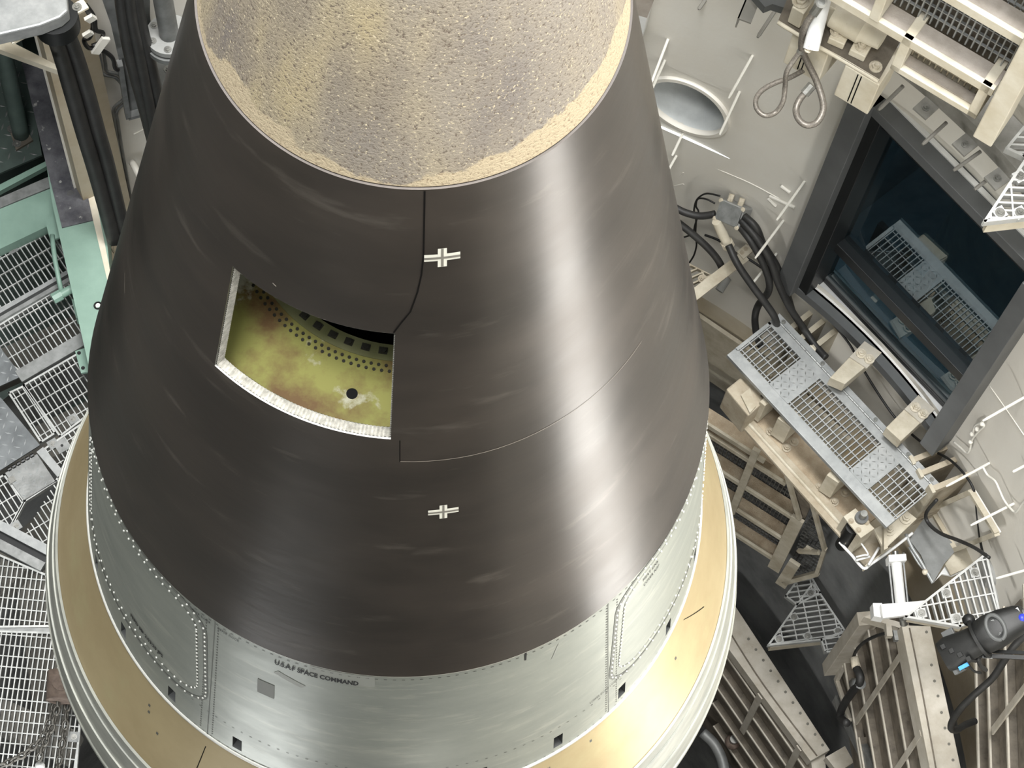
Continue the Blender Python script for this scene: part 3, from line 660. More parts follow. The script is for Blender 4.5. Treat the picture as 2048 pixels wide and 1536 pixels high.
# wall fins left of the arms
for i, (x, y) in enumerate(((1622, 624), (1648, 640), (1674, 658))):
    t = thing('wall_fin', 'cream stiffener fin on the wall above the grated step, %s of three' % ('first', 'middle', 'last')[i], 'fin', cp(x, y, RW), 'upper wall fins')
    P = cp(x, y, RW); X = P.dot(F41.t); z0 = P.z
    MB().fbox(F41, X-.018, X+.018, 3.77, 4.0, z0-.75, z0+.0).build('plate', 'dust_light', t)
    MB().fbox(F41, X-.024, X+.024, 3.755, 3.775, z0-.75, z0+.01).build('flange', 'cream', t)
for i, (x, y) in enumerate(((1893, 893), (1912, 918), (1938, 948))):
    t = thing('wall_fin', 'dusty fin on the wall past the far end of the grated step, %s of three' % ('first', 'middle', 'last')[i], 'fin', cp(x, y, RW), 'lower wall fins')
    P = cp(x, y, RW); f = Fr(24); X = P.dot(f.t); z0 = P.z
    MB().fbox(f, X-.018, X+.018, 3.74, 4.0, z0-.7, z0).build('plate', 'dust', t)
    MB().fbox(f, X-.030, X+.030, 3.72, 3.742, z0-.7, z0+.01).build('flange', 'dust_light', t)
# main beam below the step
bm_ = thing('platform_beam', 'long dusty beige girder with gussets and bolts under the grated step', 'girder', F41(.1, 3.3, -4.1))
slab(bm_, 'lower_flange', 'dust', [(1484, 852), (1502, 834), (1716, 1062), (1692, 1086)], -3.985, .03, bevel=.004)
slab(bm_, 'ledge_plate', 'brown', [(1500, 836), (1546, 794), (1764, 1026), (1714, 1064)], -4.0, .03)
mb = MB(); a, b = hp(1494, 843, -3.98), hp(1704, 1074, -3.98); mb.tube([a, b], .012, 8, 1); mb.build('edge_bead', 'dust_light', bm_, smooth=True)
MB().box8(hpoly([(1484, 855), (1502, 836), (1716, 1064), (1692, 1088)], -4.3), hpoly([(1500, 838), (1502, 836), (1714, 1062), (1712, 1064)], -4.0)).build('web', 'dust', bm_)
slab(bm_, 'end_block', 'dust', [(1452, 778), (1482, 754), (1532, 800), (1497, 832)], -3.72, .32, bevel=.012)
slab(bm_, 'end_gusset', 'dust_light', [(1482, 790), (1500, 776), (1512, 812), (1500, 826)], -3.70, .03)
for pts in ([(1555, 836), (1581, 855), (1606, 832), (1580, 812)], [(1653, 950), (1677, 966), (1706, 940), (1682, 922)], [(1519, 803), (1530, 812), (1560, 786), (1548, 778)]):
    slab(bm_, 'gusset', 'dust_light', pts, -3.68, .29, bevel=.004)
bolts([hp(x, y, -3.998) for x, y in ((1541, 863), (1588, 884), (1573, 896), (1637, 975), (1668, 1004), (1690, 986))], Z, bm_, .020, .018, 'dust')
# drive box at the girder's end
db = thing('hinge_drive', 'cream drive box with a black cylinder and thin tubing at the girder end', 'actuator', hp(1715, 1090, -4.1))
T = [(1711, 1016), (1749, 1057), (1722, 1076), (1687, 1033)]
slab(db, 'cover_plate', 'dust_light', T, -3.72, .02, bevel=.003)
for pts in ([(1687, 1033), (1695, 1042), (1701, 1037), (1693, 1028)], [(1714, 1067), (1722, 1076), (1749, 1057), (1741, 1049)]):
    slab(db, 'side_plate', 'dust_light', pts, -3.74, .30)
c = hp(1706, 1054, -3.80); MB().cyl(c, c-Z*.36, .045, 20).build('air_cylinder', 'plastic', db, smooth=True)
c = hp(1722, 1037, -3.72); mb = MB().cyl(c, c+Z*.03, .042, 20); mb.build('motor_collar', 'plastic_grey', db, smooth=True); MB().cyl(c+Z*.03, c+Z*.10, .022, 16).build('motor_cap', 'steel', db, smooth=True)
bolts([hp(x, y, -3.718) for x, y in ((1702, 1042), (1717, 1060), (1733, 1045))], Z, db, .012, .008, 'dust')
slab(db, 'bolt_plate', 'dust_light', [(1748, 1058), (1812, 1020), (1834, 1037), (1768, 1100)], -3.86, .03, bevel=.003)
bolts([hp(1778, 1060, -3.855), hp(1811, 1037, -3.855)], Z, db, .026, .022, 'dust_light')
slab(db, 'rib', 'dust_light', [(1768, 1058), (1773, 1055), (1776, 1096), (1768, 1100)], -3.80, .1)
slab(db, 'tray', 'dust', [(1690, 1086), (1740, 1055), (1784, 1094), (1732, 1134)], -4.16, .02)
MB().prism(hpoly([(1732, 1134), (1730, 1131), (1780, 1094), (1783, 1096)], -4.08), Vector((0, 0, -.10))).build('tray_lip', 'cream', db)
def tubeh(parent, name, m, pts, z, r, smooth=5):
    zz = z if hasattr(z, '__len__') else [z]*len(pts)
    return MB().tube([hp(x, y, q) for (x, y), q in zip(pts, zz)], r, 8, smooth).build(name, m, parent, smooth='all')
tubeh(db, 'tubing', 'white', [(1679, 1084), (1690, 1096), (1705, 1112), (1716, 1126), (1729, 1137), (1742, 1128), (1775, 1105), (1800, 1086), (1825, 1066)], -4.05, .010)
tubeh(db, 'tubing', 'white', [(1704, 1064), (1722, 1086), (1736, 1108), (1728, 1110), (1712, 1114)], -3.95, .006)
tubeh(db, 'tie_rod', 'white', [(1737, 1130), (1758, 1095)], -4.0, .009, 1); tubeh(db, 'tubing', 'white', [(1712, 1120), (1740, 1113)], -4.0, .009, 1)

# folded platform panels: horizontal channels carrying a deck grating, folded up against the wall
def bar2(parent, name, m, f, R, p, q, w, dep=.03, up=None, z0=None):
    """flat bar between two photo points in the panel's front plane"""
    return MB().beam(f.vp(*p, R)+f.n*dep/2, f.vp(*q, R)+f.n*dep/2, w, dep, f.n).build(name, m, parent)
def vgrate(parent, f, R, poly, m='blackgrate', ang=90, step=.032, cross=.07, **k):
    return grating(parent, f(0, R, 0), f.t, Z, -f.n, poly, ang, step, cross, .03, .007, .008, m, **k)

mp = thing('folded_platform', 'dusty beige folded platform with dark grating slots, low beside the gold skirt', 'platform', F57(.7, 3.55, -7.2))
RM = 3.5
rows = [((1408, 865), (1572, 967)), ((1435, 940), (1595, 1041)), ((1459, 1008), (1570, 1084)), ((1468, 1065), (1548, 1121))]
zr = []
for i, (a, b) in enumerate(rows):
    (xa, za), (xb, zb2) = F57.xz(*a, RM), F57.xz(*b, RM); z = (za+zb2)/2; zr.append(z); xa = .0
    MB().fbox(F57, xa, xb, RM, RM+.022, z-.055, z).build('channel_flange', 'dust_light', mp, bevel=.003)
    MB().fbox(F57, xa, xb, RM+.022, RM+.115, z-.035, z-.012).build('channel_shelf', 'brown', mp)
z = zr[0]+.42; MB().fbox(F57, .0, .86, RM+.02, RM+.115, z-.30, z-.27).build('channel_shelf', 'brown', mp)
MB().fbox(F57, 0, .80, RM+.0, RM+.02, z-.33, z-.27).build('channel_flange', 'dust_light', mp)
xr = F57.xz(1572, 967, RM)[0]
vgrate(mp, F57, RM+.12, [(0, -7.15), (1.16, -7.15), (1.16, zr[0]-.0), (.0, zr[0]+.0)], 'blackgrate')
for a, b, w in (((1511, 903), (1462, 1027), .055), ((1594, 1040), (1546, 1140), .10), ((1572, 955), (1597, 1040), .03), ((1622, 1008), (1647, 1102), .03), ((1648, 1100), (1632, 1150), .03), ((1595, 1105), (1636, 1108), .03), ((1632, 1150), (1566, 1168), .04), ((1588, 1128), (1560, 1172), .09)):
    bar2(mp, 'stiffener', 'dust_light', F57, RM-.012, a, b, w)
P = [F57.xz(*q, RM+.05) for q in ((1574, 957), (1622, 1012), (1606, 1050), (1597, 1040))]
MB().prism([F57(x, RM+.03, z) for x, z in P], F57.n*.02).build('corner_plate', 'greybrown', mp)
P = [F57.xz(*q, RM+.08) for q in ((1608, 1045), (1628, 1030), (1644, 1100), (1630, 1148), (1570, 1162))]
vgrate(mp, F57, RM+.10, P, 'blackgrate', edge=False)
P = [F57.xz(*q, RM) for q in ((1596, 1108), (1636, 1110), (1610, 1096))]
MB().prism([F57(x, RM+.01, z) for x, z in P], F57.n*.02).build('corner_plate', 'dust_light', mp)

# upper folded platform, top right, above the window
up_ = thing('folded_platform', 'cream folded platform with open frames of grating, hinged above the window at top right', 'platform', F57(.6, 3.4, .1))
RU = 3.31
def ux(p): return F57.xz(*p, RU)
fx0, fz0 = ux((1779, 137)); fx1, _ = ux((1948, 243)); _, fz1 = ux((1965, 185)); zt_ = ux((1830, 75))[1]
zt_ = (ux((1690, 0))[1]+ux((1990, 185))[1])/2
def ub(name, m, x0, x1, r0, r1, z0, z1, **k): return MB().fbox(F57, x0, x1, r0, r1, z0, z1).build(name, m, up_, **k)
ub('frame_bar', 'cream', fx0, fx1, RU, RU+.17, fz0, fz0+.045, bevel=.004)
ub('frame_bar', 'cream', fx0, fx0+.05, RU, RU+.17, fz0, zt_, bevel=.004); ub('frame_bar', 'cream', fx1-.05, fx1, RU, RU+.17, fz0, zt_, bevel=.004)
ub('beam_shelf', 'shelf', fx0+.05, fx1-.05, RU+.03, RU+.085, fz0+.05, fz0+.06)
ub('beam_flange', 'cream', -.6, 1.06, RU, RU+.03, zt_-.06, zt_, bevel=.003); ub('beam_shelf', 'shelf', -.6, 1.06, RU+.03, RU+.125, zt_-.02, zt_-.005)
z2 = zt_+.47
ub('beam_flange', 'cream', -.6, 1.35, RU, RU+.03, z2-.06, z2, bevel=.003); ub('beam_shelf', 'shelf', -.6, 1.35, RU+.03, RU+.125, z2-.02, z2-.005)
ub('beam_flange', 'cream', -.6, 1.35, RU, RU+.03, z2+.44, z2+.50); ub('beam_shelf', 'shelf', -.6, 1.35, RU+.03, RU+.125, z2+.48, z2+.495)
xl = F57.xz(1755, 20, RU)[0]; ub('stiffener', 'cream', xl-.025, xl+.025, RU-.01, RU+.2, zt_, z2+.3, bevel=.004)
xs0 = F57.xz(1957, 255, RU)[0]; xs1 = F57.xz(1993, 278, RU)[0]; zs0 = F57.xz(1957, 255, RU)[1]
ub('side_post', 'cream', xs0, xs1, RU-.06, RU+.16, zs0, 2.1, bevel=.006)
vgrate(up_, F57, RU+.09, [(fx0+.05, fz0+.03), (fx1-.05, fz0+.03), (fx1-.05, zt_-.03), (fx0+.05, zt_-.03)], 'dirtygrate', edge=False)
vgrate(up_, F57, RU+.13, [(xl, zt_), (1.1, zt_), (1.1, z2-.02), (xl, z2-.02)], 'galv', edge=False)
vgrate(up_, F57, RU+.13, [(-.6, z2), (1.35, z2), (1.35, z2+.46), (-.6, z2+.46)], 'galv', edge=False)
ub('back_plate', 'greybrown', -.6, 1.35, RU+.26, RU+.27, zt_-.3, 2.0)
# hinge pedestal bolted to the wall
pd = thing('hinge_pedestal', 'stained steel pedestal on cream boxes carrying a cast bearing, above the window left corner', 'pedestal', hp(1700, 140, -.3))
slab(pd, 'base_plate', 'greybrown', [(1556, 42), (1757, 160), (1803, 78), (1640, -40), (1590, -40)], 0.0, .025)
mb = MB(); mb.tube([hp(x, y, -.012) for x, y in ((1556, 44), (1625, 86), (1690, 122), (1757, 162))], .013, 8, 3); mb.build('weld_edge', 'cream', pd, smooth='all')
for pts, h in (([(1690, 130), (1759, 171), (1806, 100), (1735, 60)], .30), ([(1586, 64), (1658, 106), (1705, 50), (1630, 5)], .30)):
    o = slab(pd, 'gusset_box', 'cream', pts, -.027, h, bevel=.006)
    c = ((pts[0][0]+pts[1][0])/2, (pts[0][1]+pts[1][1])/2)
    a = hp(*c, -.03); d = (hp(*pts[0], -.03)-hp(*pts[1], -.03)).normalized(); out = Z.cross(d)
    if out.dot(a) > 0: out = -out
    MB().beam(a+out*.002-Z*.01, a+out*.002-Z*(h-.02), .003, .006, d).build('seam', 'seam', o)
    MB().beam(a+out*.002+d*.02-Z*.01, a+out*.002+d*.02-Z*(h-.02), .003, .006, d).build('seam', 'seam', o)
# cast pillow-block bearing
c = hp(1706, 46, .12); t5 = F57.t
mb = MB(); mb.tube([c-t5*.17, c-t5*.12, c-t5*.10, c+t5*.06, c+t5*.08, c+t5*.17], [.05, .06, .078, .078, .062, .05], 18, 1); brg = mb.build('bearing', 'cream', pd, smooth=True)
for p, e in (((1671, 88), (1690, 50)), ((1713, 112), (1742, 60))):
    a, b = hp(*p, .03), hp(*e, .03)
    MB().beam(a, b, .085, .05).build('bearing_foot', 'cream', pd, bevel=.005)
    MB().box8([a*.35+b*.65+t5*s_*.035+F57.n*q for s_, q in ((-1, -.03), (1, -.03), (1, .03), (-1, .03))], [c.lerp(a*.35+b*.65, .75)+Z*.06+t5*s_*.03+F57.n*q for s_, q in ((-1, -.03), (1, -.03), (1, .03), (-1, .03))]).build('bearing_leg', 'cream', pd)
bolts([hp(1673, 63, .055), hp(1723, 93, .055), hp(1751, 134, .0)], Z, pd, .022, .016, 'bolt')
slab(pd, 'end_block', 'cream', [(1584, 14), (1608, 28), (1640, -15), (1610, -30)], .16, .14, bevel=.006); bolts([hp(1601, 3, .162)], Z, pd, .028, .02, 'bolt')
slab(pd, 'strut_block', 'cream', [(1655, 8), (1672, 18), (1700, -20), (1680, -30)], .2, .12, bevel=.006)
# hydraulic ram and its hoses
rm = thing('hydraulic_ram', 'white hydraulic cylinder with an eye end, at top edge beside the cast bearing', 'cylinder', hp(1622, 100, 0))
a, b = hp(1653, -28, .30), hp(1622, 98, .10); MB().tube([a, b], .040, 20, 1).build('barrel', 'white', rm, smooth=True)
MB().sphere(hp(1643, 4, .31), .030, 14).build('eye_boss', 'white', rm, smooth='all'); MB().cyl(hp(1643, 4, .325), hp(1643, 4, .345), .018, 14).build('eye_pin', 'steel', rm, smooth=True)
MB().bolt(hp(1616, 100, .1), Z, .012, .02).build('port', 'bolt', rm)
def hose(name, label, pts, z, r, m, fit=None, group='hydraulic hoses', cat='hose'):
    zz = z if hasattr(z, '__len__') else [z]*len(pts)
    P = [hp(x, y, q) for (x, y), q in zip(pts, zz)]
    o = MB().tube(P, r, 10, 8).build(name, m, None, smooth='all', label=label, cat=cat, group=group)
    if fit:
        for i, j, L_, rr in fit:
            d = (P[j]-P[i]).normalized(); MB().cyl(P[i]-d*.04, P[i]+d*L_*.3, rr*.85, 8).build('fitting', 'steel', o)
    return o
M['braid'] = mat('braided_hose', (132, 126, 118), (96, 92, 86), rough=.45, metal=.4, scale=120)
hose('braided_hose', 'thick braided hose looping down from the white ram to a right-hand teardrop', [(1629, 24), (1612, 48), (1604, 75), (1604, 100), (1615, 125), (1632, 160), (1645, 200), (1645, 225), (1632, 246), (1612, 250), (1597, 238), (1592, 218), (1600, 198), (1614, 182)], [.25, .2, .1, 0, -.1, -.2, -.25, -.28, -.3, -.3, -.3, -.3, -.28, -.25], .017, 'braid', [(0, 1, .05, .028), (13, 12, .06, .03)])
hose('braided_hose', 'thin braided hose in a left-hand loop against the pale wall beside the pedestal', [(1603, 100), (1588, 120), (1573, 145), (1570, 175), (1566, 203), (1551, 225), (1530, 231), (1514, 218), (1512, 198), (1525, 180), (1550, 166), (1580, 155), (1612, 138)], [.0, -.05, -.1, -.2, -.25, -.3, -.3, -.3, -.3, -.3, -.3, -.3, -.3], .013, 'braid', [(0, 1, .06, .022)])

# grey ring beam over the window with clips and rods
rb = thing('ring_beam', 'grey curved steel beam along the wall over the window, with small bolted clips', 'beam', pol(45, 3.9, -.44))
mb = MB(); az_ = span(33, 54.2, 20); q = [(3.80, -.32), (RW-.004, -.32), (RW-.004, -.44), (3.80, -.44)]
vs = [pol(a, r, z) for a in az_ for r, z in q]
mb.add(vs, [(4*i+k, 4*i+(k+1) % 4, 4*i+4+(k+1) % 4, 4*i+4+k) for i in range(len(az_)-1) for k in range(4)]+[(0, 1, 2, 3), tuple(4*(len(az_)-1)+k for k in (3, 2, 1, 0))])
M['ringgrey'] = mat('ring_beam_grey', (142, 141, 136), (116, 115, 110), rough=.55, scale=7)
mb.build('channel', 'ringgrey', rb)
for x, y in ((1855, 212), (1933, 286), (2001, 352)):
    P = hp(x, y, -.43); a = math.degrees(math.atan2(P.y, P.x)); f = Fr(a)
    k = MB().fbox(f, -.045, .045, 3.70, 3.82, -.45, -.435).build('clip', 'ringgrey', rb); bolts([f(0, 3.75, -.435)], Z, k, .014, .012, 'steel')
def rod(base, tip, r, label, m, group, name='wall_stud', R=RW):
    P = cp(*base, R); n = Vector((P.x, P.y, 0)).normalized(); best = min((i*.005 for i in range(4, 120)), key=lambda L_: math.dist(proj(P-n*L_), tip))
    Q = P-n*best
    # keep the length, let the tip lean as in the photo
    Q = hp(*tip, P.z-.01)
    if (Q-P).length > 1.5*best+.05: Q = P-n*best
    return MB().tube([P, P.lerp(Q, .9), Q], [r, r, r*.6], 8, 1).build(name, m, None, smooth=True, label=label, cat='stud', group=group)
for i, (b, t) in enumerate((((1413, -4), (1397, 19)), ((1555, 14), (1515, 75)), ((1806, 172), (1757, 220)), ((1893, 245), (1845, 289)), ((1961, 303), (1907, 341)), ((1996, 343), (1949, 379)))):
    lab = ['short dark grey rod at the top edge over the pale wall', 'dark grey rod pointing down from the pedestal over the pale wall'][i] if i < 2 else 'grey rod across the window head, number %s from the left of four' % ('one', 'two', 'three', 'four')[i-2]
    rod(b, t, .011, lab, 'greyrod', 'grey rods', 'steel_rod', 3.82 if i > 1 else RW)
wh = [((1337, 76), (1302, 168), 'white stud touching the dark cone edge, above the round duct mouth'), ((1331, 118), (1298, 192), 'white stud just left of the round duct mouth'), ((1506, 110), (1457, 197), 'white stud upper right of the round duct mouth'), ((1480, 182), (1439, 270), 'white stud crossing the right rim of the round duct mouth'), ((1367, 264), (1344, 312), 'white stud directly below the round duct mouth'), ((1355, 308), (1334, 345), 'short white stud by the cone edge above the junction box'), ((1609, 363), (1553, 441), 'white stud touching the left window frame halfway up'), ((1567, 441), (1510, 517), 'white stud crossing the black conduits'), ((1553, 507), (1500, 573), 'white stud below the conduits near the lower window corner'), ((2048, 795), (1965, 842), 'white stud on the wall right of the window corner'), ((1979, 926), (1892, 973), 'white stud past the far end of the grated step'), ((2028, 1007), (1941, 1051), 'white stud over the square wall panel'), ((2052, 930), (2025, 944), 'white stud at the right edge, mid height'), ((2052, 1140), (1992, 1157), 'white stud beside the grey pump at the right edge')]
for b, t, lab in wh: rod(b, t, .0085, lab, 'stud', 'white studs')

# pale triangular corner gratings
def corner(label, z, polys, f, m, nuts, ang=90, base=None, apron=None):
    t = thing('corner_grating', label, 'grating', hp(*polys[0][0], z-.05), 'corner gratings')
    for p in polys: hgrate(t, p, z, f, ang, m, step=.042, cross=.11, w=.010, rim=.014, depth=.04)
    for x, y in nuts:
        P = hp(x, y, z-.004); n_ = MB().fbox(f, P.dot(f.t)-.03, P.dot(f.t)+.03, P.dot(f.n)-.03, P.dot(f.n)+.03, z-.03, z-.004).build('clip_plate', m, t); bolts([P], Z, n_, .016, .012, 'steel')
    if apron:
        for a, b, h, mm in apron: MB().beam(hp(*a, z-.05-h/2), hp(*b, z-.05-h/2), .02, h).build('apron', mm, t)
    return t
corner('white triangular corner grating jutting over the window at the right edge', -.05, [[(1970, 442), (2052, 318), (2130, 330), (2130, 424)], [(2014, 296), (2060, 240), (2120, 250), (2048, 312)]], Fr(30), 'frpgrate', [(2000, 425), (2040, 352), (2040, 425)], 60, apron=[((1972, 450), (2130, 432), .13, 'cream')])
corner('white triangular corner grating behind the black spotlight', -3.6, [[(1812, 1233), (1972, 1108), (1998, 1222), (1920, 1252)]], Fr(12), 'frpgrate', [(1843, 1226), (1893, 1186), (1950, 1145), (1913, 1236)], 0, apron=[((1814, 1238), (1920, 1257), .06, 'dust_light')])
corner('grey triangular corner grating low in the dark gap left of the ribbed panel', -7.2, [[(1537, 1290), (1594, 1209), (1626, 1166), (1690, 1262), (1643, 1279)], [(1594, 1209), (1572, 1192), (1600, 1153), (1624, 1156), (1640, 1185)], [(1643, 1280), (1651, 1304), (1668, 1302), (1690, 1264)]], Fr(30), 'deckgrate', [(1558, 1278), (1588, 1234), (1621, 1186), (1615, 1272), (1676, 1262)], 70, apron=[((1538, 1296), (1643, 1284), .10, 'dust_light')])

# junction box with black conduits
jb = thing('junction_box', 'grey cast junction box on the pale wall with black conduits', 'box', cp(1458, 425, RW))
Pj = cp(1458, 428, 3.86); fj = Fr(57); ax = (fj.t*.92+Z*.30).normalized(); nz = (-fj.n*.62+Z*.78); nz = (nz-ax*nz.dot(ax)).normalized(); ay = nz.cross(ax)
MB().box(Pj-nz*.07, ax*.088, ay*.068, nz*.062).build('housing', 'greybox', jb, bevel=.008)
MB().box(Pj, ax*.080, ay*.060, nz*.008).build('lid', 'galv_dark', jb, bevel=.002)
bolts([Pj+ax*sx*.08+ay*sy*.06+nz*.002 for sx in (-1, 1) for sy in (-1, 1)], nz, jb, .010, .008, 'bolt', 'lid_screw')
for sx in (-.045, .03): MB().cyl(Pj-nz*.05+ay*.066+ax*sx, Pj-nz*.05+ay*.115+ax*sx, .019, 8).build('cable_gland', 'bolt', jb)
MB().cyl(Pj-nz*.05+ax*.086, Pj-nz*.05+ax*.10, .026, 14).build('knockout', 'bolt', jb, smooth=True)
cf = thing('conduit_fitting', 'cream conduit elbow hanging below the grey junction box', 'fitting', cp(1455, 490, RW))
MB().tube([cp(1433, 443, 3.80), cp(1444, 466, 3.80), cp(1452, 482, 3.80), cp(1457, 490, 3.80)], [.030, .034, .030, .036], 14, 1).build('body', 'cream', cf, smooth=True)
MB().cyl(cp(1453, 484, 3.80), cp(1457, 492, 3.80), .042, 8).build('lock_nut', 'bolt', cf)
def conduit(label, pts, R, r=.024, m='rubber', name='conduit', group='black conduits', cat='conduit'):
    rr = R if hasattr(R, '__len__') else [R]*len(pts)
    return MB().tube([cp(x, y, q) for (x, y), q in zip(pts, rr)], r, 10, 7).build(name, m, None, smooth='all', label=label, cat=cat, group=group)
conduit('black conduit from behind the cone into the left side of the junction box', [(1325, 402), (1346, 413), (1370, 425), (1400, 432), (1430, 428)], [3.8, 3.8, 3.8, 3.82, 3.86])
conduit('black conduit curving from the cone edge down behind the beige bar', [(1325, 420), (1350, 440), (1385, 468), (1415, 495), (1436, 520), (1448, 545)], 3.8)
conduit('black conduit from the cream elbow to the top corner of the grated step', [(1457, 490), (1475, 528), (1505, 572), (1535, 612), (1550, 636), (1556, 660)], [3.78, 3.72, 3.7, 3.7, 3.7, 3.72])
conduit('black conduit snaking from the junction box down behind the step corner', [(1473, 445), (1500, 480), (1523, 520), (1538, 560), (1536, 585), (1517, 610), (1510, 635), (1513, 668), (1520, 690)], [3.86, 3.8, 3.78, 3.78, 3.78, 3.76, 3.72, 3.68, 3.6])
conduit('black conduit from the junction box running behind the hinge of the step', [(1482, 440), (1512, 475), (1540, 520), (1556, 565), (1578, 612), (1606, 655), (1630, 690), (1652, 715)], [3.86, 3.82, 3.8, 3.8, 3.82, 3.84, 3.82, 3.8])
conduit('outermost black conduit from the junction box ending at the wall fins', [(1488, 432), (1512, 455), (1527, 490), (1552, 530), (1570, 575), (1584, 622)], [3.88, 3.86, 3.86, 3.88, 3.9, 3.92])
def wire(label, pts, R, r, m='wire', name='wire', group=None): return conduit(label, pts, R, r, m, name, group, 'wire')
wire('thin twisted black wire looping left of the junction box', [(1440, 392), (1415, 387), (1400, 393), (1391, 405), (1388, 425), (1392, 440), (1391, 470), (1393, 490), (1388, 510), (1379, 525)], 3.88, .006)
wire('second thin black wire from the junction box crossing the first', [(1430, 407), (1412, 398), (1396, 398), (1392, 412), (1397, 425), (1390, 450), (1384, 468), (1358, 477)], 3.89, .006)
wire('thin black wire running under the window to the far conduits', [(1410, 470), (1440, 482), (1470, 505), (1500, 520), (1540, 547), (1580, 572), (1612, 590), (1632, 605), (1660, 640), (1700, 690), (1730, 745), (1790, 835), (1850, 890), (1900, 920), (1930, 950), (1948, 982), (1955, 1035), (1962, 1090), (1970, 1118)], 3.93, .0085)
wire('black cable curving below the square wall panel', [(1873, 1000), (1853, 1025), (1856, 1045), (1880, 1066), (1920, 1082), (1950, 1096), (1978, 1115)], 3.75, .012, 'rubber')
# beige bar from the wall with the small grating by the cone
ab = thing('support_bar', 'beige angle bar bolted to the wall, running to the cone edge below the conduits', 'bar', hp(1495, 505, -3.6))
a, b = hp(1490, 512, -3.52), hp(1360, 612, -3.52); MB().beam(a, b, .075, .012).build('top_leg', 'dust_light', ab); d = (b-a).normalized(); sd = d.cross(Z)
MB().beam(a+sd*.034-Z*.04, b+sd*.034-Z*.04, .010, .08).build('side_leg', 'dust_light', ab)
slab(ab, 'wall_plate', 'dust_light', [(1474, 503), (1492, 488), (1508, 500), (1487, 518)], -3.50, .02); bolts([hp(1484, 505, -3.5), hp(1492, 498, -3.5)], Z, ab, .01, .008, 'dust')
sg = thing('small_grating', 'brown dusty grating scrap showing at the cone edge beside the beige bar', 'grating', hp(1390, 560, -3.6))
hgrate(sg, [(1335, 520), (1370, 524), (1426, 552), (1380, 588), (1335, 620)], -3.56, F57, 60, 'dirtygrate', step=.04, cross=.1, w=.010)
bolts([hp(1405, 558, -3.56)], Z, sg, .02, .012, 'dust')
st = thing('pipe_stub', 'short grey pipe stub poking from the dusty wall below the beige bar', 'pipe', cp(1452, 562, RW))
n_ = cp(1455, 556, RW); nn = Vector((n_.x, n_.y, 0)).normalized()
MB().tube([n_, n_-nn*.10-Z*.03], .03, 12, 1).build('pipe', 'greybox', st, smooth=True)
# ================================================================== right side, lower: ribbed folded platforms seen from their underside
def rect3(mb, f, R, pts, dep): return mb.prism([f.vp(x, y, R) for x, y in pts], f.n*dep)
def ribpanel(label, f, R, ztop, zbot, x0, x1, ribs, diags, group, plate='greybrown', rm='greyplate', dep=.05):
    t = thing('ribbed_platform', label, 'platform', f((x0+x1)/2, R+.05, zbot), group)
    MB().fbox(f, x0, x1, R+dep, R+dep+.012, zbot, ztop).build('deck_plate', plate, t)
    for z, a, b in ribs:
        MB().fbox(f, a, b, R, R+dep, z-.012, z+.004).build('rib', plate, t)
        MB().fbox(f, a, b, R-.012, R, z-.018, z+.010).build('rib_flange', rm, t)
    for p, q, w in diags: MB().beam(f.vp(*p, R-.02), f.vp(*q, R-.02), w, .012, f.n).build('flat_brace', rm, t)
    return t
R1 = 3.55
def rib_from(f, R, px, py, a, b): return (f.xz(px, py, R)[1], a, b)
p1 = ribpanel('ribbed grey-brown folded platform with a broad pale top beam left of the spotlight', F7, R1, -4.98, -7.2, -1.05, .5,
  [rib_from(F7, R1, x, 1320, F7.xz(*q, R1)[0], .5) for x, q in ((1689, (1681, 1300)), (1716, (1704, 1275)), (1748, (1733, 1255)), (1782, (1766, 1250)))]+[rib_from(F7, R1, 1720, 1480, -.45, .5)],
  [((1808, 1300), (1712, 1444), .045), ((1842, 1466), (1752, 1600), .045)], 'ribbed folded platforms')
def topbeam(parent, pts, z, th, m='greyplate'):
    slab(parent, 'top_beam', m, pts, z, th, bevel=.004)
topbeam(p1, [(1803, 1250), (1861, 1252), (1944, 1640), (1880, 1640)], -4.80, .22)
MB().tube([hp(x, y, -4.798) for x, y in ((1819, 1256), (1836, 1340), (1853, 1430), (1890, 1640))], .006, 6, 3).build('weld_line', 'greybrown', p1, smooth='all')
mb = MB()
for x, y in ((1853, 1264), (1863, 1330), (1869, 1362), (1876, 1392), (1883, 1425), (1890, 1456), (1898, 1488), (1906, 1520)): mb.cyl(hp(x, y, -4.80), hp(x, y, -4.795), .010, 8)
mb.build('bolt_holes', 'nutdark', p1, kind='stuff')
slab(p1, 'end_beam', 'greyplate', [(1728, 1234), (1742, 1228), (1806, 1246), (1806, 1258)], -5.0, .12)
a, b = F7.vp(1735, 1236, R1-.03), F7.vp(1664, 1338, R1-.03); MB().beam(a, b, .10, .14, F7.n).build('side_beam', 'greyplate', p1, bevel=.004)
MB().beam(F7.vp(1688, 1330, R1), F7.vp(1672, 1362, R1), .035, .03, F7.n).build('edge_bar', 'greyplate', p1)
MB().beam(F7.vp(1673, 1360, R1), F7.vp(1700, 1440, R1), .035, .03, F7.n).build('edge_bar', 'greyplate', p1)
slab(p1, 'latch', 'greyplate', [(1772, 1246), (1782, 1246), (1786, 1272), (1774, 1272)], -4.92, .06); slab(p1, 'latch', 'galv_dark', [(1786, 1260), (1802, 1262), (1804, 1280), (1790, 1280)], -4.94, .05)
M['edgesteel'] = M['galv']
rect3(MB(), F7, R1+.0, [(1664, 1404), (1671, 1390), (1700, 1450), (1762, 1560), (1740, 1560)], .05).build('lower_edge', 'galv_dark', p1)
R2 = 3.44
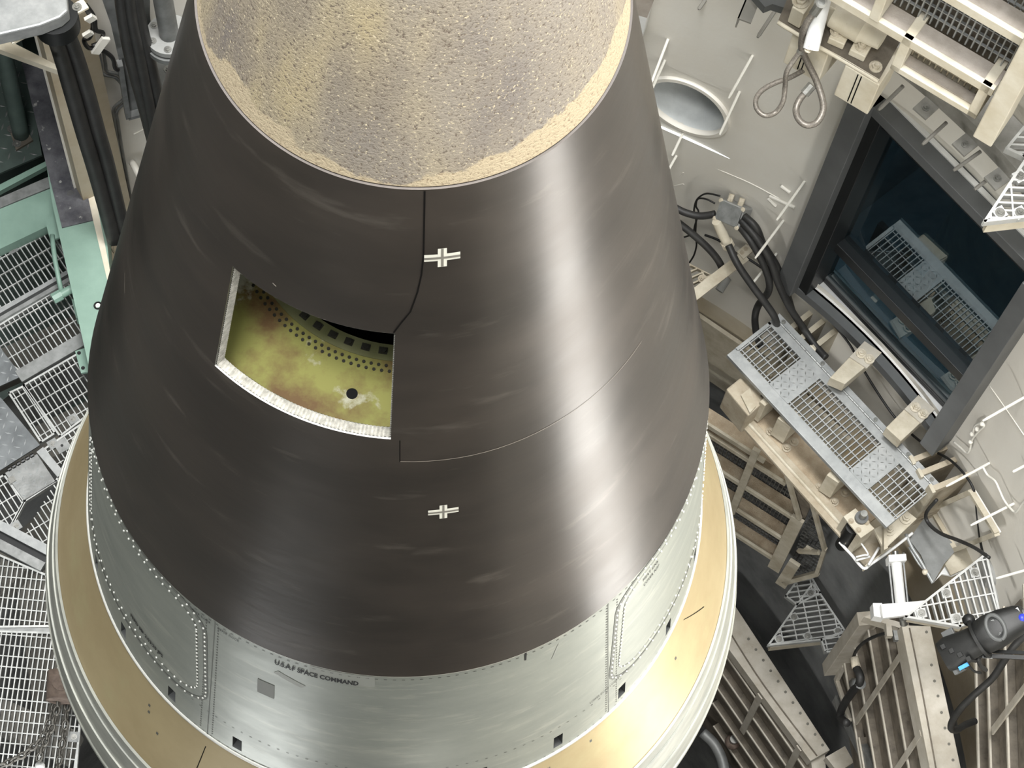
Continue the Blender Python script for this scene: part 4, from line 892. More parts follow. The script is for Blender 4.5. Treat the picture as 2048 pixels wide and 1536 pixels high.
p2 = ribpanel('deeper ribbed folded platform with a bolted pale top beam by the missile rim', F34, R2, -8.55, -10.8, -.5, 1.2,
  [rib_from(F34, R2, x, 1440, a, 1.2) for x, a in ((1420, .12), (1450, .0), (1480, -.1), (1510, -.2), (1543, -.2))], [((1520, 1392), (1484, 1464), .06), ((1598, 1496), (1560, 1570), .06)], 'ribbed folded platforms')
topbeam(p2, [(1440, 1210), (1466, 1205), (1660, 1500), (1621, 1522), (1448, 1285)], -8.38, .16)
MB().tube([hp(x, y, -8.378) for x, y in ((1458, 1262), (1510, 1345), (1560, 1415), (1634, 1512))], .007, 6, 3).build('weld_line', 'greybrown', p2, smooth='all')
mb = MB()
for i in range(11): x, y = 1497+148*i/10, 1278+212*i/10; mb.cyl(hp(x, y, -8.38), hp(x, y, -8.375), .012, 8)
mb.build('bolt_holes', 'nutdark', p2, kind='stuff')
slab(p2, 'end_bracket', 'greyplate', [(1622, 1522), (1650, 1508), (1652, 1545), (1626, 1550)], -8.5, .3)
p3_ = ribpanel('ribbed folded platform at the right edge under the spotlight', F0, 3.66, -3.2, F0.xz(1957, 1450, 3.66)[1]-.03, -1.05, .6,
  [rib_from(F0, 3.66, x, 1450, -1.05, .6) for x in (1957, 1981, 2017, 2060)], [((2060, 1362), (1985, 1462), .05)], 'ribbed folded platforms', plate='greybrown')
slab(None, 'steel_block', 'greyplate', [(1652, 1514), (1690, 1492), (1708, 1524), (1676, 1545)], -7.9, .12, label='pale steel block between the two ribbed platforms at the bottom edge', cat='block')
ck = thing('floor_clutter', 'dark valve and pipe cluster in the shadow beside the missile rim, bottom edge', 'valve', hp(1470, 1480, -10.2))
tubeh(ck, 'pipe', 'ductgrey', [(1405, 1465), (1430, 1490), (1447, 1530), (1450, 1580)], -10.2, .05)
c = hp(1465, 1484, -10.1); MB().sphere(c, .07, 14).build('valve_body', 'rust', ck, smooth='all'); MB().cyl(c, c+Z*.12, .04, 12).build('valve_stem', 'steel', ck)
for pts in ([(1478, 1455), (1484, 1460)], [(1474, 1464), (1482, 1470)], [(1478, 1474), (1486, 1470)]): MB().beam(hp(*pts[0], -10.0), hp(*pts[1], -10.0), .025, .05).build('lever', 'galv', ck)
# hose on the ribbed platform
hs = thing('platform_hose', 'black hose clipped down the face of the ribbed platform, thin above and thick below', 'hose', F7.vp(1700, 1400, R1-.08))
def vt(parent, name, m, f, R, pts, r, sm=6): return MB().tube([f.vp(x, y, R) for x, y in pts], r, 10, sm).build(name, m, parent, smooth='all')
vt(hs, 'thin_hose', 'rubber', F7, R1-.08, [(1772, 1266), (1752, 1272), (1732, 1282), (1716, 1296), (1708, 1312), (1710, 1322)], .012)
vt(hs, 'coupling', 'bolt', F7, R1-.08, [(1709, 1316), (1711, 1326), (1713, 1336)], .034, 1)
vt(hs, 'thick_hose', 'rubber', F7, R1-.08, [(1713, 1336), (1720, 1352), (1719, 1366), (1706, 1382), (1692, 1402), (1682, 1422), (1682, 1436), (1694, 1446)], .030)
vt(hs, 'clamp', 'galv', F7, R1-.07, [(1708, 1366), (1722, 1368)], .038, 1)

# grey bent duct, wall panel and beams under the far end of the step
dg = thing('bent_duct', 'grey sheet metal chute with a bent lip under the far end of the grated step', 'duct', hp(1865, 1090, -4.7))
slab(dg, 'sheet', 'ductgrey', [(1850, 1034), (1904, 1084), (1912, 1100), (1888, 1128), (1866, 1166), (1842, 1110), (1818, 1078)], -4.12, .02)
slab(dg, 'side_flange', 'dust_light', [(1890, 1128), (1912, 1100), (1950, 1085), (1990, 1070), (1962, 1122), (1902, 1150)], -4.16, .02)
slab(dg, 'white_liner', 'white', [(1868, 1164), (1892, 1130), (1930, 1140), (1905, 1152), (1884, 1148)], -4.2, .02)
tubeh(dg, 'linkage_rod', 'galv', [(1812, 1068), (1824, 1095), (1840, 1120), (1858, 1152), (1866, 1166)], -4.05, .012, 3)
tubeh(dg, 'linkage_rod', 'galv', [(1818, 1094), (1838, 1128), (1860, 1150)], -4.07, .008, 3)
MB().sphere(hp(1850, 1144, -4.05), .02, 10).build('joint', 'bolt', dg, smooth='all')
wp = thing('wall_panel', 'square pale wall panel with raised edges behind hanging black wires', 'panel', cp(1935, 1040, RW))
PQ = [cp(x, y, 3.93) for x, y in ((1866, 1018), (1946, 982), (1997, 1066), (1914, 1098))]
nq = pol(20, 1, 0); MB().prism(PQ, nq*.02).build('sheet', 'wall', wp)
for i in range(4):
    MB().beam(PQ[i]-nq*.012, PQ[(i+1) % 4]-nq*.012, .03, .035, nq).build('edge_strip', 'dust_light', wp)
for i, (a, b, z) in enumerate((((1966, 1130), (2060, 1056), -4.0), ((1990, 1162), (2060, 1118), -4.15))):
    t = thing('angle_bar', ('pale flat bar rising to the right edge above the grey pump', 'shorter pale bar behind the grey pump at the right edge')[i], 'bar', hp(*a, z-.06), 'pale bars')
    MB().beam(hp(*a, z), hp(*b, z), .055, .012).build('top_leg', 'greyplate', t); MB().beam(hp(*a, z-.04)-Vector((0, .02, 0)), hp(*b, z-.04)-Vector((0, .02, 0)), .01, .08).build('side_leg', 'greyplate', t)
ch = thing('cable_loop', 'pale painted cable loop with knots below the window lower corner', 'cable', cp(1950, 870, RW))
MB().tube([cp(x, y, 3.965) for x, y in ((1908, 884), (1922, 896), (1934, 906), (1940, 898), (1944, 880), (1956, 864), (1968, 852), (1962, 846), (1950, 852), (1946, 866))], .007, 8, 6).build('cable', 'stud', ch, smooth='all')
for x, y in ((1944, 868), (1954, 858), (1964, 848), (1941, 884)): MB().sphere(cp(x, y, 3.96), .016, 10).build('knot', 'stud', ch, smooth='all')
wire('thin white twisted cord hanging from a stud right of the wall panel', [(1966, 934), (1975, 950), (1990, 962), (1998, 978), (2008, 1000), (2022, 1018), (2032, 1024), (2044, 1008), (2052, 1000)], 3.95, .007, 'stud', 'cord')
# pneumatic cylinder on a white channel
pc = thing('pneumatic_cylinder', 'white pneumatic cylinder on a white channel bracket in the dark gap', 'cylinder', hp(1802, 1210, -3.9))
a, b = hp(1792, 1120, -3.80), hp(1801, 1208, -3.86); MB().tube([a, b], .034, 18, 1).build('tube', 'white', pc, smooth=True)
d = (b-a).normalized(); sd = d.cross(Z)
MB().box(a, d*.022, sd*.058, Z*.05).build('end_cap', 'white', pc, bevel=.004); MB().cyl(a-d*.02, a-d*.055, .02, 14).build('port_nut', 'steel', pc, smooth=True)
for s_ in (-1, 1): MB().cyl(a+sd*.048*s_, b+sd*.048*s_, .006, 8).build('tie_rod', 'galv', pc); MB().cyl(a+sd*.045*s_-d*.022+Z*.03, a+sd*.045*s_-d*.035+Z*.03, .009, 6).build('tie_nut', 'steel', pc)
slab(pc, 'channel', 'white', [(1746, 1206), (1764, 1206), (1768, 1236), (1748, 1232)], -3.86, .10); slab(pc, 'channel', 'white', [(1762, 1208), (1835, 1202), (1852, 1200), (1815, 1230), (1766, 1236)], -3.80, .04, bevel=.003)
MB().cyl(hp(1806, 1236, -3.86), hp(1808, 1248, -3.90), .026, 14).build('rod_end', 'steel', pc, smooth=True)
# grey pump head
pu = thing('pump_head', 'grey cast pump head behind the white corner grating at the right', 'pump', hp(1990, 1150, -4.05))
c = hp(1990, 1140, -3.95); MB().tube([c-Vector((.09, .02, 0)), c+Vector((.08, .0, 0))], [.10, .085], 18, 1).build('body', 'greybox', pu, smooth=True)
MB().box(c+Vector((.10, .02, .02)), (.012, 0, 0), (0, .10, 0), (0, 0, .10)).build('flange', 'galv', pu, bevel=.004)
MB().tube([c-Vector((0, .06, .03)), c-Vector((-.04, .16, .05)), c-Vector((-.12, .18, .05))], .04, 12, 4).build('outlet', 'greybox', pu, smooth='all')
bolts([c+Vector((.114, .02+.07*i, .02+.07*j)) for i in (-1, 1) for j in (-1, 1)], (1, 0, 0), pu, .012, .01, 'steel')

# ================================================================== black stage spotlight
sp = thing('stage_spotlight', 'black theatrical spotlight hung on a yoke over the ribbed platforms, far right', 'spotlight', hp(1960, 1300, -2.2))
ZS = -1.9
A = hp(1905, 1306, ZS-.12); B = hp(1958, 1278, ZS-.02); Cc = hp(2010, 1250, ZS+.06); E_ = hp(2034, 1240, ZS+.08)
ax = (Cc-B).normalized(); su = ax.cross(Z).normalized(); sv = su.cross(ax)
def ell(mb, pts, n=22):
    vs = []
    for P, ru, rv, sh in pts:
        for k in range(n):
            t = 2*math.pi*k/n; c_, s_ = math.cos(t), math.sin(t); e = .55 if sh else 1
            vs.append(P+su*ru*math.copysign(abs(c_)**e, c_)+sv*rv*math.copysign(abs(s_)**e, s_))
    fs = [(i*n+k, i*n+(k+1) % n, (i+1)*n+(k+1) % n, (i+1)*n+k) for i in range(len(pts)-1) for k in range(n)]
    fs += [tuple(range(n)), tuple((len(pts)-1)*n+k for k in range(n))]
    return mb.add(vs, fs)
ell(MB(), [(B, .085, .10, 0), (B+ax*.02, .095, .105, 0), (B.lerp(Cc, .5), .098, .098, 1), (Cc, .090, .09, 1), (E_+ax*.02, .075, .075, 1), (E_+ax*.05, .06, .06, 1)]).build('lamp_housing', 'plastic', sp, smooth=True)
ell(MB(), [(B-ax*.005, .112, .118, 0), (B+ax*.012, .112, .118, 0)]).build('barrel_ring', 'plastic', sp, smooth=True)
ell(MB(), [(A-ax*.05, .085, .07, 1), (A, .095, .085, 1), (A.lerp(B, .55), .085, .08, 0), (B, .08, .08, 0)]).build('lens_tube', 'plastic', sp, smooth=True)
for i in range(4):
    P = A+su*(-.06+.04*i)+ax*(.03*i-.01)
    MB().box(P-sv*.0+su*.0+ax*.0+su*.02, ax*.012, su*.012, sv*.10).build('cooling_fin', 'plastic', sp)
for o_, s2 in ((A-su*.10+ax*.03, .022), (A+su*.09-ax*.01, .022)): MB().box(o_, ax*s2*1.5, su*s2, sv*.02).build('shutter_tab', 'plastic_grey', sp, bevel=.003)
MB().box(A+su*.098+ax*.03+sv*.055, ax*.028, su*.010, sv*.008).build('blue_strip', 'cyan', sp)
P = B.lerp(Cc, .78)+sv*.088
mb = MB(); mb.tube([P+su*.07*math.cos(t)*1.0+ax*.045*math.sin(t)+sv*.004 for t in [2*math.pi*i/24 for i in range(25)]], .012, 8, 1, caps=False); mb.build('grip_ring', 'plastic_grey', sp, smooth='all')
MB().box(P-sv*.002, su*.052, ax*.028, sv*.004).build('name_plate', 'black', sp)
cu = bpy.data.curves.new('txt', 'FONT'); cu.body = 'ECLIPSE'; cu.size = .026; cu.align_x = 'CENTER'; cu.align_y = 'CENTER'; to = bpy.data.objects.new('txt', cu); COL.objects.link(to); bpy.context.view_layer.update()
me = bpy.data.meshes.new_from_object(to.evaluated_get(bpy.context.evaluated_depsgraph_get())); bpy.data.objects.remove(to)
mb = MB(); mb.add([P+sv*.004+su*v.co.x*1.0+ax*v.co.y for v in me.vertices], [tuple(p.vertices) for p in me.polygons]); mb.build('lettering', 'galv', sp)
for s_ in (-1, 1):
    q = E_+su*.035*s_+sv*.07; MB().tube([q+su*.010*math.cos(t)+ax*.010*math.sin(t) for t in [2*math.pi*i/12 for i in range(13)]], .003, 6, 1, caps=False).build('screw_ring', 'galv', sp)
Q = E_+ax*.035+sv*.05+su*.01; MB().sphere(Q, .026, 12).build('connector_plug', 'blue', sp, smooth='all'); MB().sphere(Q+su*.03, .012, 8).build('orange_cap', mat('orange_cap', (226, 150, 90), rough=.5), sp, smooth='all')
MB().box(Q-su*.045, ax*.010, su*.014, sv*.012).build('white_tag', 'white', sp)
yk = MB().beam(hp(1932, 1310, ZS-.1), hp(2062, 1316, ZS-.0), .022, .012).build('yoke_arm', 'plastic', sp)
MB().beam(hp(1985, 1303, ZS-.1), hp(2062, 1306, ZS-.0), .018, .010).build('yoke_arm', 'plastic', sp); MB().beam(hp(1965, 1314, ZS-.07), hp(1985, 1315, ZS-.06), .012, .004).build('yoke_label', 'galv', sp)
MB().sphere(B-su*.115, .035, 12).build('pan_knob', 'plastic', sp, smooth='all'); MB().cyl(E_+ax*.05, E_+ax*.13, .035, 14).build('tail_clamp', 'galv', sp, smooth=True)
MB().tube([hp(1936, 1316, ZS-.1), hp(1938, 1330, ZS-.14), hp(1948, 1342, ZS-.18), hp(1962, 1346, ZS-.2)], .007, 8, 5).build('safety_cable', 'wire', sp, smooth='all')
MB().tube([hp(1957, 1316, ZS-.1), hp(1960, 1330, ZS-.2), hp(1972, 1340, ZS-.3)], .012, 8, 4).build('lead', 'rubber', sp, smooth='all')
f5 = Fr(3)
o = MB().tube([hp(x, y, z) for x, y, z in ((2060, 1262, -2.6), (2030, 1290, -2.7), (2008, 1322, -2.9), (1985, 1356, -3.1), (1950, 1388, -3.3), (1922, 1416, -3.5), (1906, 1440, -3.7), (1902, 1456, -3.8), (1912, 1460, -3.85), (1930, 1450, -3.9), (1950, 1442, -3.95))], .022, 10, 8).build('hanging_hose', 'rubber', None, smooth='all', label='thick black hose looping down below the spotlight', cat='hose')
# ================================================================== left side: grated deck round the missile (z = -3.6)
ZD = -3.6
FA, FB = Fr(125), Fr(177)
def ideck(label, pts, fr, ang, m='deckgrate', z=ZD, step=.034, cross=.10, group='deck gratings', nuts=(), more=()):
    t = thing('deck_grating', label, 'grating', hp(*pts[0], z-.05), group)
    for q_ in ([pts]+list(more)): hgrate(t, q_, z, fr, ang, m, step=step, cross=cross, w=.007, rim=.012, depth=.035)
    for x, y in nuts:
        P = hp(x, y, z+.0); n_ = MB().fbox(fr, P.dot(fr.t)-.03, P.dot(fr.t)+.03, P.dot(fr.n)-.03, P.dot(fr.n)+.03, z-.006, z+.004).build('hold_down', 'galv_dark', t); bolts([P+Z*.004], Z, n_, .012, .008, 'steel')
    return t
ideck('deck grating panel against the mint kerb beam, upper left', [(-30, 518), (95, 452), (150, 540), (-30, 640)], FA, 90, nuts=[(25, 498)])
ideck('deck grating panel between the steel rail and the lower channel, left edge', [(-30, 668), (150, 558), (180, 660), (42, 742), (-30, 700)], FA, 90)
ideck('deck grating panel beside the cone edge below the channel', [(48, 770), (186, 690), (186, 822), (120, 872)], FA, 90, nuts=[(146, 838)])
ideck('narrow deck grating strip along the tread plate', [(18, 786), (48, 772), (110, 866), (82, 884)], FA, 90)
ideck('deck grating between the small hatch and the gold rim', [(86, 900), (178, 838), (152, 880), (118, 950)], FA, 90, nuts=[(106, 888)])
ideck('deck grating below the small hatch at the left edge', [(50, 1002), (112, 962), (130, 932), (106, 1055), (94, 1100), (20, 1058)], FA, 90, nuts=[(32, 1052)], more=[[(-30, 972), (8, 950), (48, 1002), (19, 1056), (-30, 1032)]])
ideck('deck grating below the diagonal channel, left edge', [(-30, 1098), (92, 1150), (104, 1252), (-30, 1254)], FB, 0, cross=.065, step=.03)
ideck('large deck grating at the bottom left corner', [(-30, 1262), (108, 1266), (160, 1440), (150, 1560), (-30, 1560)], FB, 0, cross=.065, step=.03, nuts=[(148, 1474)])
def rail(label, a, b, w, h, z, m='galv_dark', name='deck_channel', slot=True):
    t = thing(name, label, 'channel', hp(*a, z-h), 'deck channels')
    A, B = hp(*a, z-h/2), hp(*b, z-h/2); d = (B-A).normalized(); s_ = d.cross(Z)
    if slot:
        MB().beam(A+s_*w*.32, B+s_*w*.32, w*.36, h).build('flange', m, t); MB().beam(A-s_*w*.32, B-s_*w*.32, w*.36, h).build('flange', 'galv', t); MB().beam(A-Z*h*.3, B-Z*h*.3, w*.3, h*.3).build('web', 'black', t)
    else: MB().beam(A, B, w, h).build('bar', m, t)
    return t
rail('pale double rail across the left deck below the mint kerb', (-20, 646), (150, 548), .075, .06, ZD+.03)
rail('grey channel across the left deck beside the cone', (38, 756), (184, 670), .085, .05, ZD+.02, slot=False)
rail('diagonal grey channel crossing the left deck to the gold rim', (-30, 1056), (96, 1122), .16, .06, ZD+.03)
rail('thin dark joint between the two lowest deck gratings', (-30, 1258), (108, 1260), .03, .03, ZD-.01, slot=False)
tp = thing('tread_floor', 'grey diamond tread plate floor at the left edge of the deck', 'floor plate', hp(30, 850, ZD))
P = [FA.hx(x, y, ZD+.012) for x, y in ((-40, 760), (4, 798), (80, 890), (-40, 966))]
treadplate(tp, FA(0, 0, ZD+.012), FA.t, FA.n, Z, P, .012, .055, 'tread', 'treadlug', size=.022)
tp = thing('tread_floor', 'grey tread plate wedge beside the upper deck grating at the left edge', 'floor plate', hp(20, 720, ZD))
P = [FA.hx(x, y, ZD+.012) for x, y in ((-40, 690), (-4, 690), (44, 752), (-40, 790))]
treadplate(tp, FA(0, 0, ZD+.012), FA.t, FA.n, Z, P, .012, .055, 'tread', 'treadlug', size=.022)
ht_ = thing('floor_hatch', 'small hinged tread plate hatch with worn patches on the left deck', 'hatch', hp(60, 950, ZD))
P = [FA.hx(x, y, ZD+.02) for x, y in ((10, 946), (74, 908), (110, 962), (48, 1000))]
treadplate(ht_, FA(0, 0, ZD+.02), FA.t, FA.n, Z, P, .012, .05, 'galv_dark', 'treadlug', size=.018)
for i in range(6): MB().cyl(hp(16+9*i, 940-5.4*i, ZD+.022), hp(22+9*i, 936.5-5.4*i, ZD+.022), .012, 8).build('hinge_knuckle', 'black', ht_)
MB().beam(hp(80, 900, ZD+.02), hp(122, 950, ZD+.02), .05, .02).build('frame_strip', 'galv', ht_)
MB().fbox(FA, *(lambda q: (q[0]-.02, q[0]+.02, q[1]-.02, q[1]+.02))(FA.hx(25, 962, ZD)), ZD+.02, ZD+.03).build('latch', 'steel', ht_)
sq_ = thing('cover_plate', 'tiny square cover plate on the grating next to the hatch', 'plate', hp(124, 892, ZD)); P = hp(124, 891, ZD+.01); q = FA.loc(P)
MB().fbox(FA, q[0]-.04, q[0]+.04, q[1]-.04, q[1]+.04, ZD, ZD+.01).build('plate', 'galv_dark', sq_); MB().cyl(P, P+Z*.003, .009, 8).build('hole', 'black', sq_)
# things seen through the deck
for i, (a, b, z, w) in enumerate((((-40, 960), (200, 840), -4.6, .25), ((-40, 1200), (150, 1010), -5.0, .22), ((60, 1130), (110, 1480), -5.2, .2), ((-40, 760), (220, 640), -4.7, .2), ((-30, 1420), (150, 1500), -5.0, .2))):
    t = MB().beam(hp(*a, z), hp(*b, z), w, .2).build('deck_joist', 'concrete', None, label='grey joist seen through the left deck grating, %s from the top' % ('third', 'fourth', 'fifth', 'second', 'last')[i], cat='joist', group='deck joists')
# mint kerb beams and recess floor
kb = thing('kerb_beam', 'mint green kerb beam along the recess edge, left', 'kerb', hp(40, 450, ZD))
slab(kb, 'top_plate', 'green', [(-30, 430), (108, 374), (122, 430), (100, 450), (-30, 512)], ZD+.10, .10)
slab(kb, 'edge_strip', 'galv_dark', [(-30, 408), (100, 352), (106, 372), (-30, 428)], ZD+.11, .05)
slab(kb, 'mint_strip', 'green', [(-30, 384), (92, 322), (94, 332), (-30, 398)], ZD+.05, .05)
rf = thing('recess_floor', 'dark green diamond plate floor inside the recess, upper left', 'floor plate', hp(40, 200, ZD-.1))
P = [FA.hx(x, y, ZD) for x, y in ((-60, 90), (40, 60), (84, 310), (-60, 372))]
treadplate(rf, FA(0, 0, ZD), FA.t, FA.n, Z, P, .02, .07, 'green_dark', 'ductgrey', size=.028)
gp = thing('guard_post', 'dark green round post on a bolted base plate in the recess', 'post', hp(42, 270, ZD))
slab(gp, 'base_plate', 'greybrown', [(17, 255), (40, 240), (66, 280), (32, 300)], ZD+.02, .02); a = hp(42, 268, ZD+.02); MB().cyl(a, hp(4, 92, ZD+1.05), .055, 16).build('post', 'green_dark', gp, smooth=True)
bolts([hp(23, 258, ZD+.02), hp(34, 287, ZD+.02)], Z, gp, .018, .014, 'steel')
# big mint beam lying on the deck
gb = thing('mint_beam', 'long mint green box beam on the left deck with a worn steel cap at its far end', 'beam', hp(150, 450, ZD))
zt_ = ZD+.36
slab(gb, 'beam', 'green', [(38, 120), (112, 112), (215, 590), (232, 720), (190, 790), (183, 745), (106, 440)][0:0] or [(60, 112), (118, 122), (172, 200), (200, 330), (226, 610), (226, 780), (188, 780), (105, 410)], zt_, .34)
slab(gb, 'steel_cap', 'worn', [(42, 118), (66, 128), (116, 138), (128, 170), (186, 440), (124, 455), (90, 320), (50, 150)], zt_+.012, .012)
slab(gb, 'side_rail', 'cream', [(118, 142), (132, 168), (192, 400), (224, 560), (222, 592), (186, 440)], zt_+.006, .10)
MB().cyl(hp(141, 387, zt_+.012), hp(141, 387, zt_+.016), .022, 16).build('hole', 'black', gb)
MB().tube([hp(196, 611, zt_+.003)+Vector((.022*math.cos(t), .022*math.sin(t), 0)) for t in [2*math.pi*i/16 for i in range(17)]], .006, 6, 1, caps=False).build('ring_bolt', 'black', gb); MB().cyl(hp(196, 611, zt_), hp(196, 611, zt_+.004), .015, 12).build('bolt_head', 'stud', gb)
slab(gb, 'end_bracket', 'green', [(150, 702), (176, 694), (186, 742), (162, 746)], ZD+.12, .02); bolts([hp(158, 706, ZD+.12), hp(166, 736, ZD+.12)], Z, gb, .008, .006, 'black')
slab(gb, 'tab', 'green', [(90, 440), (108, 428), (124, 474), (100, 480)], ZD+.22, .02); tubeh(gb, 'pull_rod', 'green', [(104, 470), (110, 520), (123, 585)], [ZD+.24, ZD+.24, ZD+.2], .016, 2)
a = hp(128, 586, ZD+.2); MB().tube([a-FA.t*.05, a+FA.t*.08], .028, 12, 1).build('clevis', 'green', gb, smooth=True); MB().cyl(a-FA.t*.08, a-FA.t*.02, .036, 8).build('clevis_nut', 'green', gb)
slab(gb, 'lug_plate', 'green', [(143, 598), (156, 602), (168, 632), (152, 636)], ZD+.15, .10)
# chains and hook block by the rim
M['chain2'] = M['chain']
def chain(label, pts, z, link=.055):
    t = thing('chain', label, 'chain', hp(*pts[-1], z-.05), 'chains')
    P = [hp(x, y, z) for x, y in pts]; Q = [P[0]]
    for a, b in zip(P, P[1:]):
        k = max(1, int((b-a).length/(link*.72)))
        Q += [a.lerp(b, (i+1)/k) for i in range(k)]
    for i, (a, b) in enumerate(zip(Q, Q[1:])):
        c = (a+b)/2; d = (b-a).normalized(); s_ = d.cross(Z).normalized()
        if i % 2: s_ = (s_*.3+Z*.95).normalized()
        MB().tube([c+d*link*.5*math.cos(t)+s_*link*.3*math.sin(t) for t in [2*math.pi*j/10 for j in range(11)]], .008, 5, 1, caps=False).build('link', 'chain', t, smooth='all')
    return t
chain('left chain hanging from the rusty block to the bottom left', [(116, 1372), (112, 1405), (100, 1440), (84, 1478), (50, 1508), (10, 1528), (-20, 1540)], ZD+.14)
chain('short middle chain below the rusty block', [(122, 1380), (116, 1412), (106, 1450), (88, 1490), (76, 1522)], ZD+.20)
chain('right chain falling straight beside the tank', [(136, 1404), (132, 1440), (126, 1480), (114, 1545)], ZD+.14)
hb = thing('hook_block', 'rusty rounded chain block tucked against the gold rim', 'chain block', hp(124, 1372, ZD+.1))
c = hp(126, 1372, ZD+.22); MB().tube([c-Vector((0, .09, 0)), c+Vector((0, .08, 0))], [.09, .10], 16, 1).build('housing', 'rust', hb, smooth=True); MB().cyl(c+Z*.085, c+Z*.11, .05, 14).build('sheave_cap', 'rust', hb, smooth=True)
bl = thing('chain_stop', 'pale round chain stop at the bottom edge, lower left', 'ball', hp(80, 1532, ZD+.1)); MB().sphere(hp(80, 1532, ZD+.12), .030, 12).build('ball', 'white', bl, smooth='all')

# ================================================================== left top: cable tray, hoses, conduits, flanged pipe
ct = thing('cable_tray', 'grey sheet metal cable trunk at the top left corner with a dark round outlet', 'trunking', hp(60, 60, -.6))
slab(ct, 'trunk', 'galv', [(-40, -20), (130, -40), (136, 20), (120, 34), (80, 50), (-40, 78)], -.30, .10, bevel=.01)
slab(ct, 'lower_plate', 'ductgrey', [(-40, 30), (125, 0), (132, 30), (50, 55), (-40, 82)], -.42, .02)
for x, y in ((36, 68), (154, 14)): P = hp(x, y, -.40); q = FA.loc(P); k = MB().fbox(FA, q[0]-.05, q[0]+.05, q[1]-.03, q[1]+.03, -.42, -.405).build('clip', 'cream', ct); bolts([P], Z, k, .016, .012, 'steel')
c = hp(113, 42, -.46); MB().tube([c+Z*.06, c-Z*.06], .115, 24, 1).build('outlet_ring', 'black', ct, smooth=True)
slab(ct, 'bracket', 'cream', [(-20, 82), (4, 74), (110, 128), (114, 140), (96, 134), (-20, 92)], -.95, .05)
def vhose(label, pts, R, r, group, m='rubber'): return conduit(label, pts, R, r, m, 'hanging_hose', group, 'hose')
HR_ = [3.62, 3.62, 3.62, 3.62, 3.6, 3.6, 3.55]
vhose('left thick black hose of the pair hanging from the trunk', [(98, 40), (108, 70), (122, 110), (142, 180), (168, 270), (192, 350), (228, 480)], HR_, .045, 'thick hoses at left')
vhose('right thick black hose of the pair hanging from the trunk', [(124, 36), (136, 68), (152, 110), (174, 180), (196, 260), (216, 330), (250, 470)], HR_, .042, 'thick hoses at left')
vhose('left hose of the second black bundle by the cone edge', [(240, -20), (246, 30), (256, 90), (270, 150), (284, 200), (300, 262), (310, 300)], 3.72, .036, 'thin hoses at left')
vhose('middle hose of the second black bundle', [(256, -20), (262, 30), (276, 100), (290, 170), (304, 240), (318, 300)], 3.70, .034, 'thin hoses at left')
vhose('right hose of the second black bundle', [(270, -20), (280, 40), (294, 100), (308, 160), (320, 215), (330, 260)], 3.72, .036, 'thin hoses at left')
# grey steel tray plate behind the second bundle, flanged pipe, tan strip
ty = thing('steel_tray', 'grey steel tray plate hanging behind the second hose bundle', 'tray', cp(262, 150, 3.85))
f_ = Fr(107); P = [f_.vp(x, y, 3.85) for x, y in ((194, -30), (300, -30), (300, 30), (308, 120), (290, 216), (254, 226), (238, 120), (222, 50))]
MB().prism(P[0:3]+[P[3], P[4], P[5], P[6], P[7]], f_.n*.012).build('plate', 'ductgrey', ty)
MB().beam(P[6]-f_.n*.02, P[5]-f_.n*.02, .03, .05, f_.n).build('left_flange', 'galv_dark', ty); MB().beam(P[5]-f_.n*.02, P[4]-f_.n*.02, .03, .05, f_.n).build('lower_flange', 'galv_dark', ty)
pp = thing('flanged_pipe', 'grey pipe ending in a round bolted flange at the cone edge, top left', 'pipe', cp(340, 70, 3.7))
c = hp(338, 68, -1.4); MB().cyl(c, c-Z*.04, .13, 28).build('flange', 'greybox', pp, smooth=True); MB().cyl(c-Z*.06, c-Z*.10, .14, 28).build('flange', 'ductgrey', pp, smooth=True)
MB().tube([c-Z*.02, c+Z*.05, c+Z*1.0+Vector((-.02, .04, 0))], .055, 18, 1).build('pipe', 'ductgrey', pp, smooth=True)
bolts([c+Vector((.10*math.cos(t), .10*math.sin(t), .0)) for t in [2*math.pi*(i+.5)/6 for i in range(6)]], Z, pp, .014, .012, 'steel')
bk = thing('machined_bracket', 'grey machined bracket with bolts under the flanged pipe', 'bracket', hp(325, 140, -2.2)); slab(bk, 'plate', 'ductgrey', [(302, 98), (345, 92), (340, 150), (328, 186), (312, 150)], -2.0, .06, bevel=.004); bolts([hp(330, 117, -2), hp(336, 139, -2)], Z, bk, .016, .014, 'steel')
def smallpipe(label, pts, r=.010, m='ductgrey'): return conduit(label, pts, 3.975, r, m, 'wall_conduit', 'wall conduits', 'conduit')
smallpipe('outer thin grey conduit bending down the pale wall left of the cone', [(197, 100), (202, 130), (206, 148), (232, 156), (246, 175), (248, 196), (228, 216), (229, 240), (236, 290), (246, 350), (258, 420)])
smallpipe('inner thin grey conduit bending down the pale wall left of the cone', [(207, 100), (211, 128), (215, 143), (240, 150), (254, 175), (256, 198), (234, 222), (236, 246), (243, 292), (252, 345), (264, 410)])
lw = thing('light_pipe', 'short white pipe stub on the pale wall beside the cone edge', 'pipe', cp(270, 340, 3.95)); MB().tube([cp(264, 324, 3.96), cp(275, 345, 3.88), cp(290, 380, 3.84)], .022, 10, 3).build('pipe', 'wall', lw, smooth='all')
MB().tube([cp(268, 268, RW-.002), cp(292, 256, RW-.002)], .005, 6, 1).build('weld_bead', 'wall', wall_right)
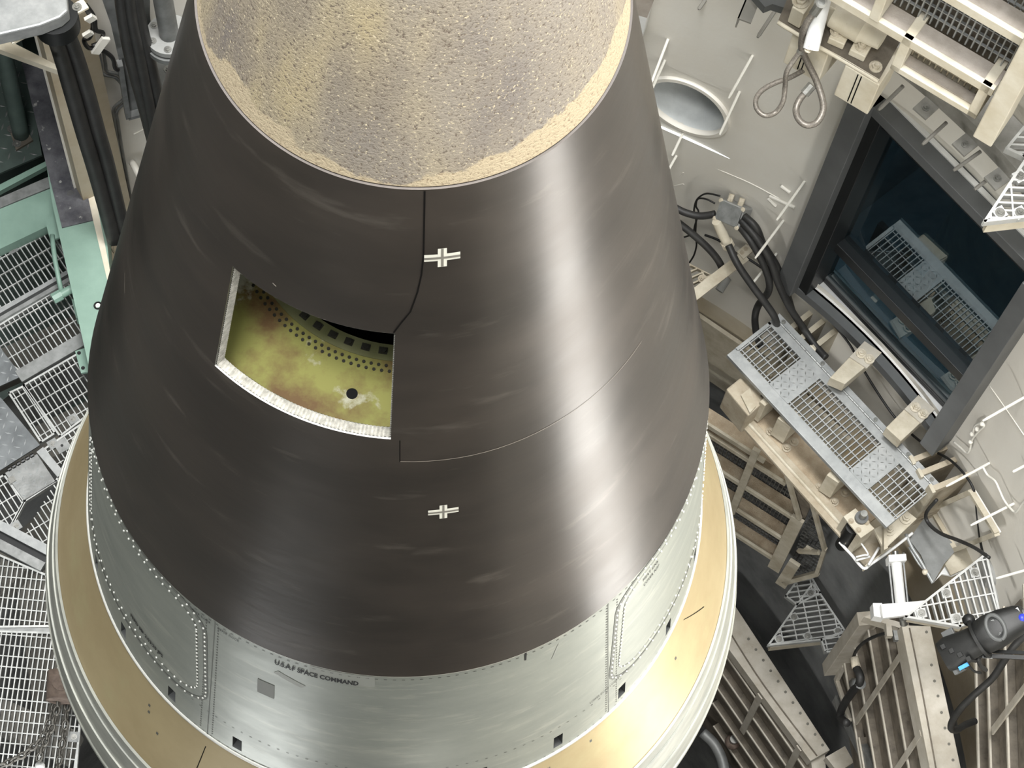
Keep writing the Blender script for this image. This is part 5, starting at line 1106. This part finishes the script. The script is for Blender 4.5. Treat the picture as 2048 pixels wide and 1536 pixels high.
vb = thing('valve_bundle', 'tangle of black cables and pale tags below the trunk, beside the steel tray', 'cable bundle', cp(190, 80, 3.8))
for i, pts in enumerate((((166, 8), (178, 28), (186, 50), (180, 74), (168, 80), (178, 96), (200, 90)), ((172, 10), (188, 34), (192, 60), (206, 66), (200, 84), (184, 92)), ((200, 100), (214, 106), (226, 118), (230, 135), (236, 140)))):
    MB().tube([cp(x, y, 3.78) for x, y in pts], .013, 8, 6).build('cable', 'wire', vb, smooth='all')
for a, b in (((172, 66), (180, 70)), ((190, 106), (212, 76)), ((176, 34), (186, 40))): MB().beam(cp(*a, 3.76), cp(*b, 3.76), .05, .02, pol(112, 1, 0)).build('tag', 'stud', vb)
rk = thing('wall_rack', 'grey grated rack strip on the wall between the mint beam and the hoses', 'rack', hp(215, 440, ZD))
hgrate(rk, [(180, 400), (206, 402), (236, 540), (222, 560)], ZD+.02, FA, 90, 'dirtygrate', step=.05, cross=.1)
bx = thing('white_box', 'corner of a white sheet box with a dusty top at the cone upper right edge', 'box', cp(1278, 40, RW))
f6 = Fr(72); P = [f6.vp(x, y, 3.9) for x, y in ((1240, 20), (1294, 36), (1284, 78), (1240, 60))]; MB().prism(P, f6.n*.09).build('front', 'white', bx)
P2 = [f6.vp(1240, 20, 3.9), f6.vp(1294, 36, 3.9)]; MB().prism([P2[0], P2[1], f6.vp(1312, -10, 3.9)+f6.n*.0, f6.vp(1250, -30, 3.9)], f6.n*.05).build('top', 'shelf', bx)
ac = thing('angle_stub', 'dark grey angle iron stub with a clamp at the top edge over the pale wall', 'angle iron', hp(1500, 20, .1))
a, b = hp(1505, -5, .10), hp(1485, 46, .10)
slab(ac, 'top_leg', 'greyrod', [(1495, -12), (1522, -4), (1502, 46), (1475, 36)], -.2, .012); slab(ac, 'side_leg', 'greyrod', [(1495, -12), (1498, -11), (1478, 37), (1475, 36)], -.2, .09)
slab(ac, 'clamp', 'plastic_grey', [(1500, -20), (1590, -10), (1582, 20), (1545, 8), (1530, 14)], -.05, .06)
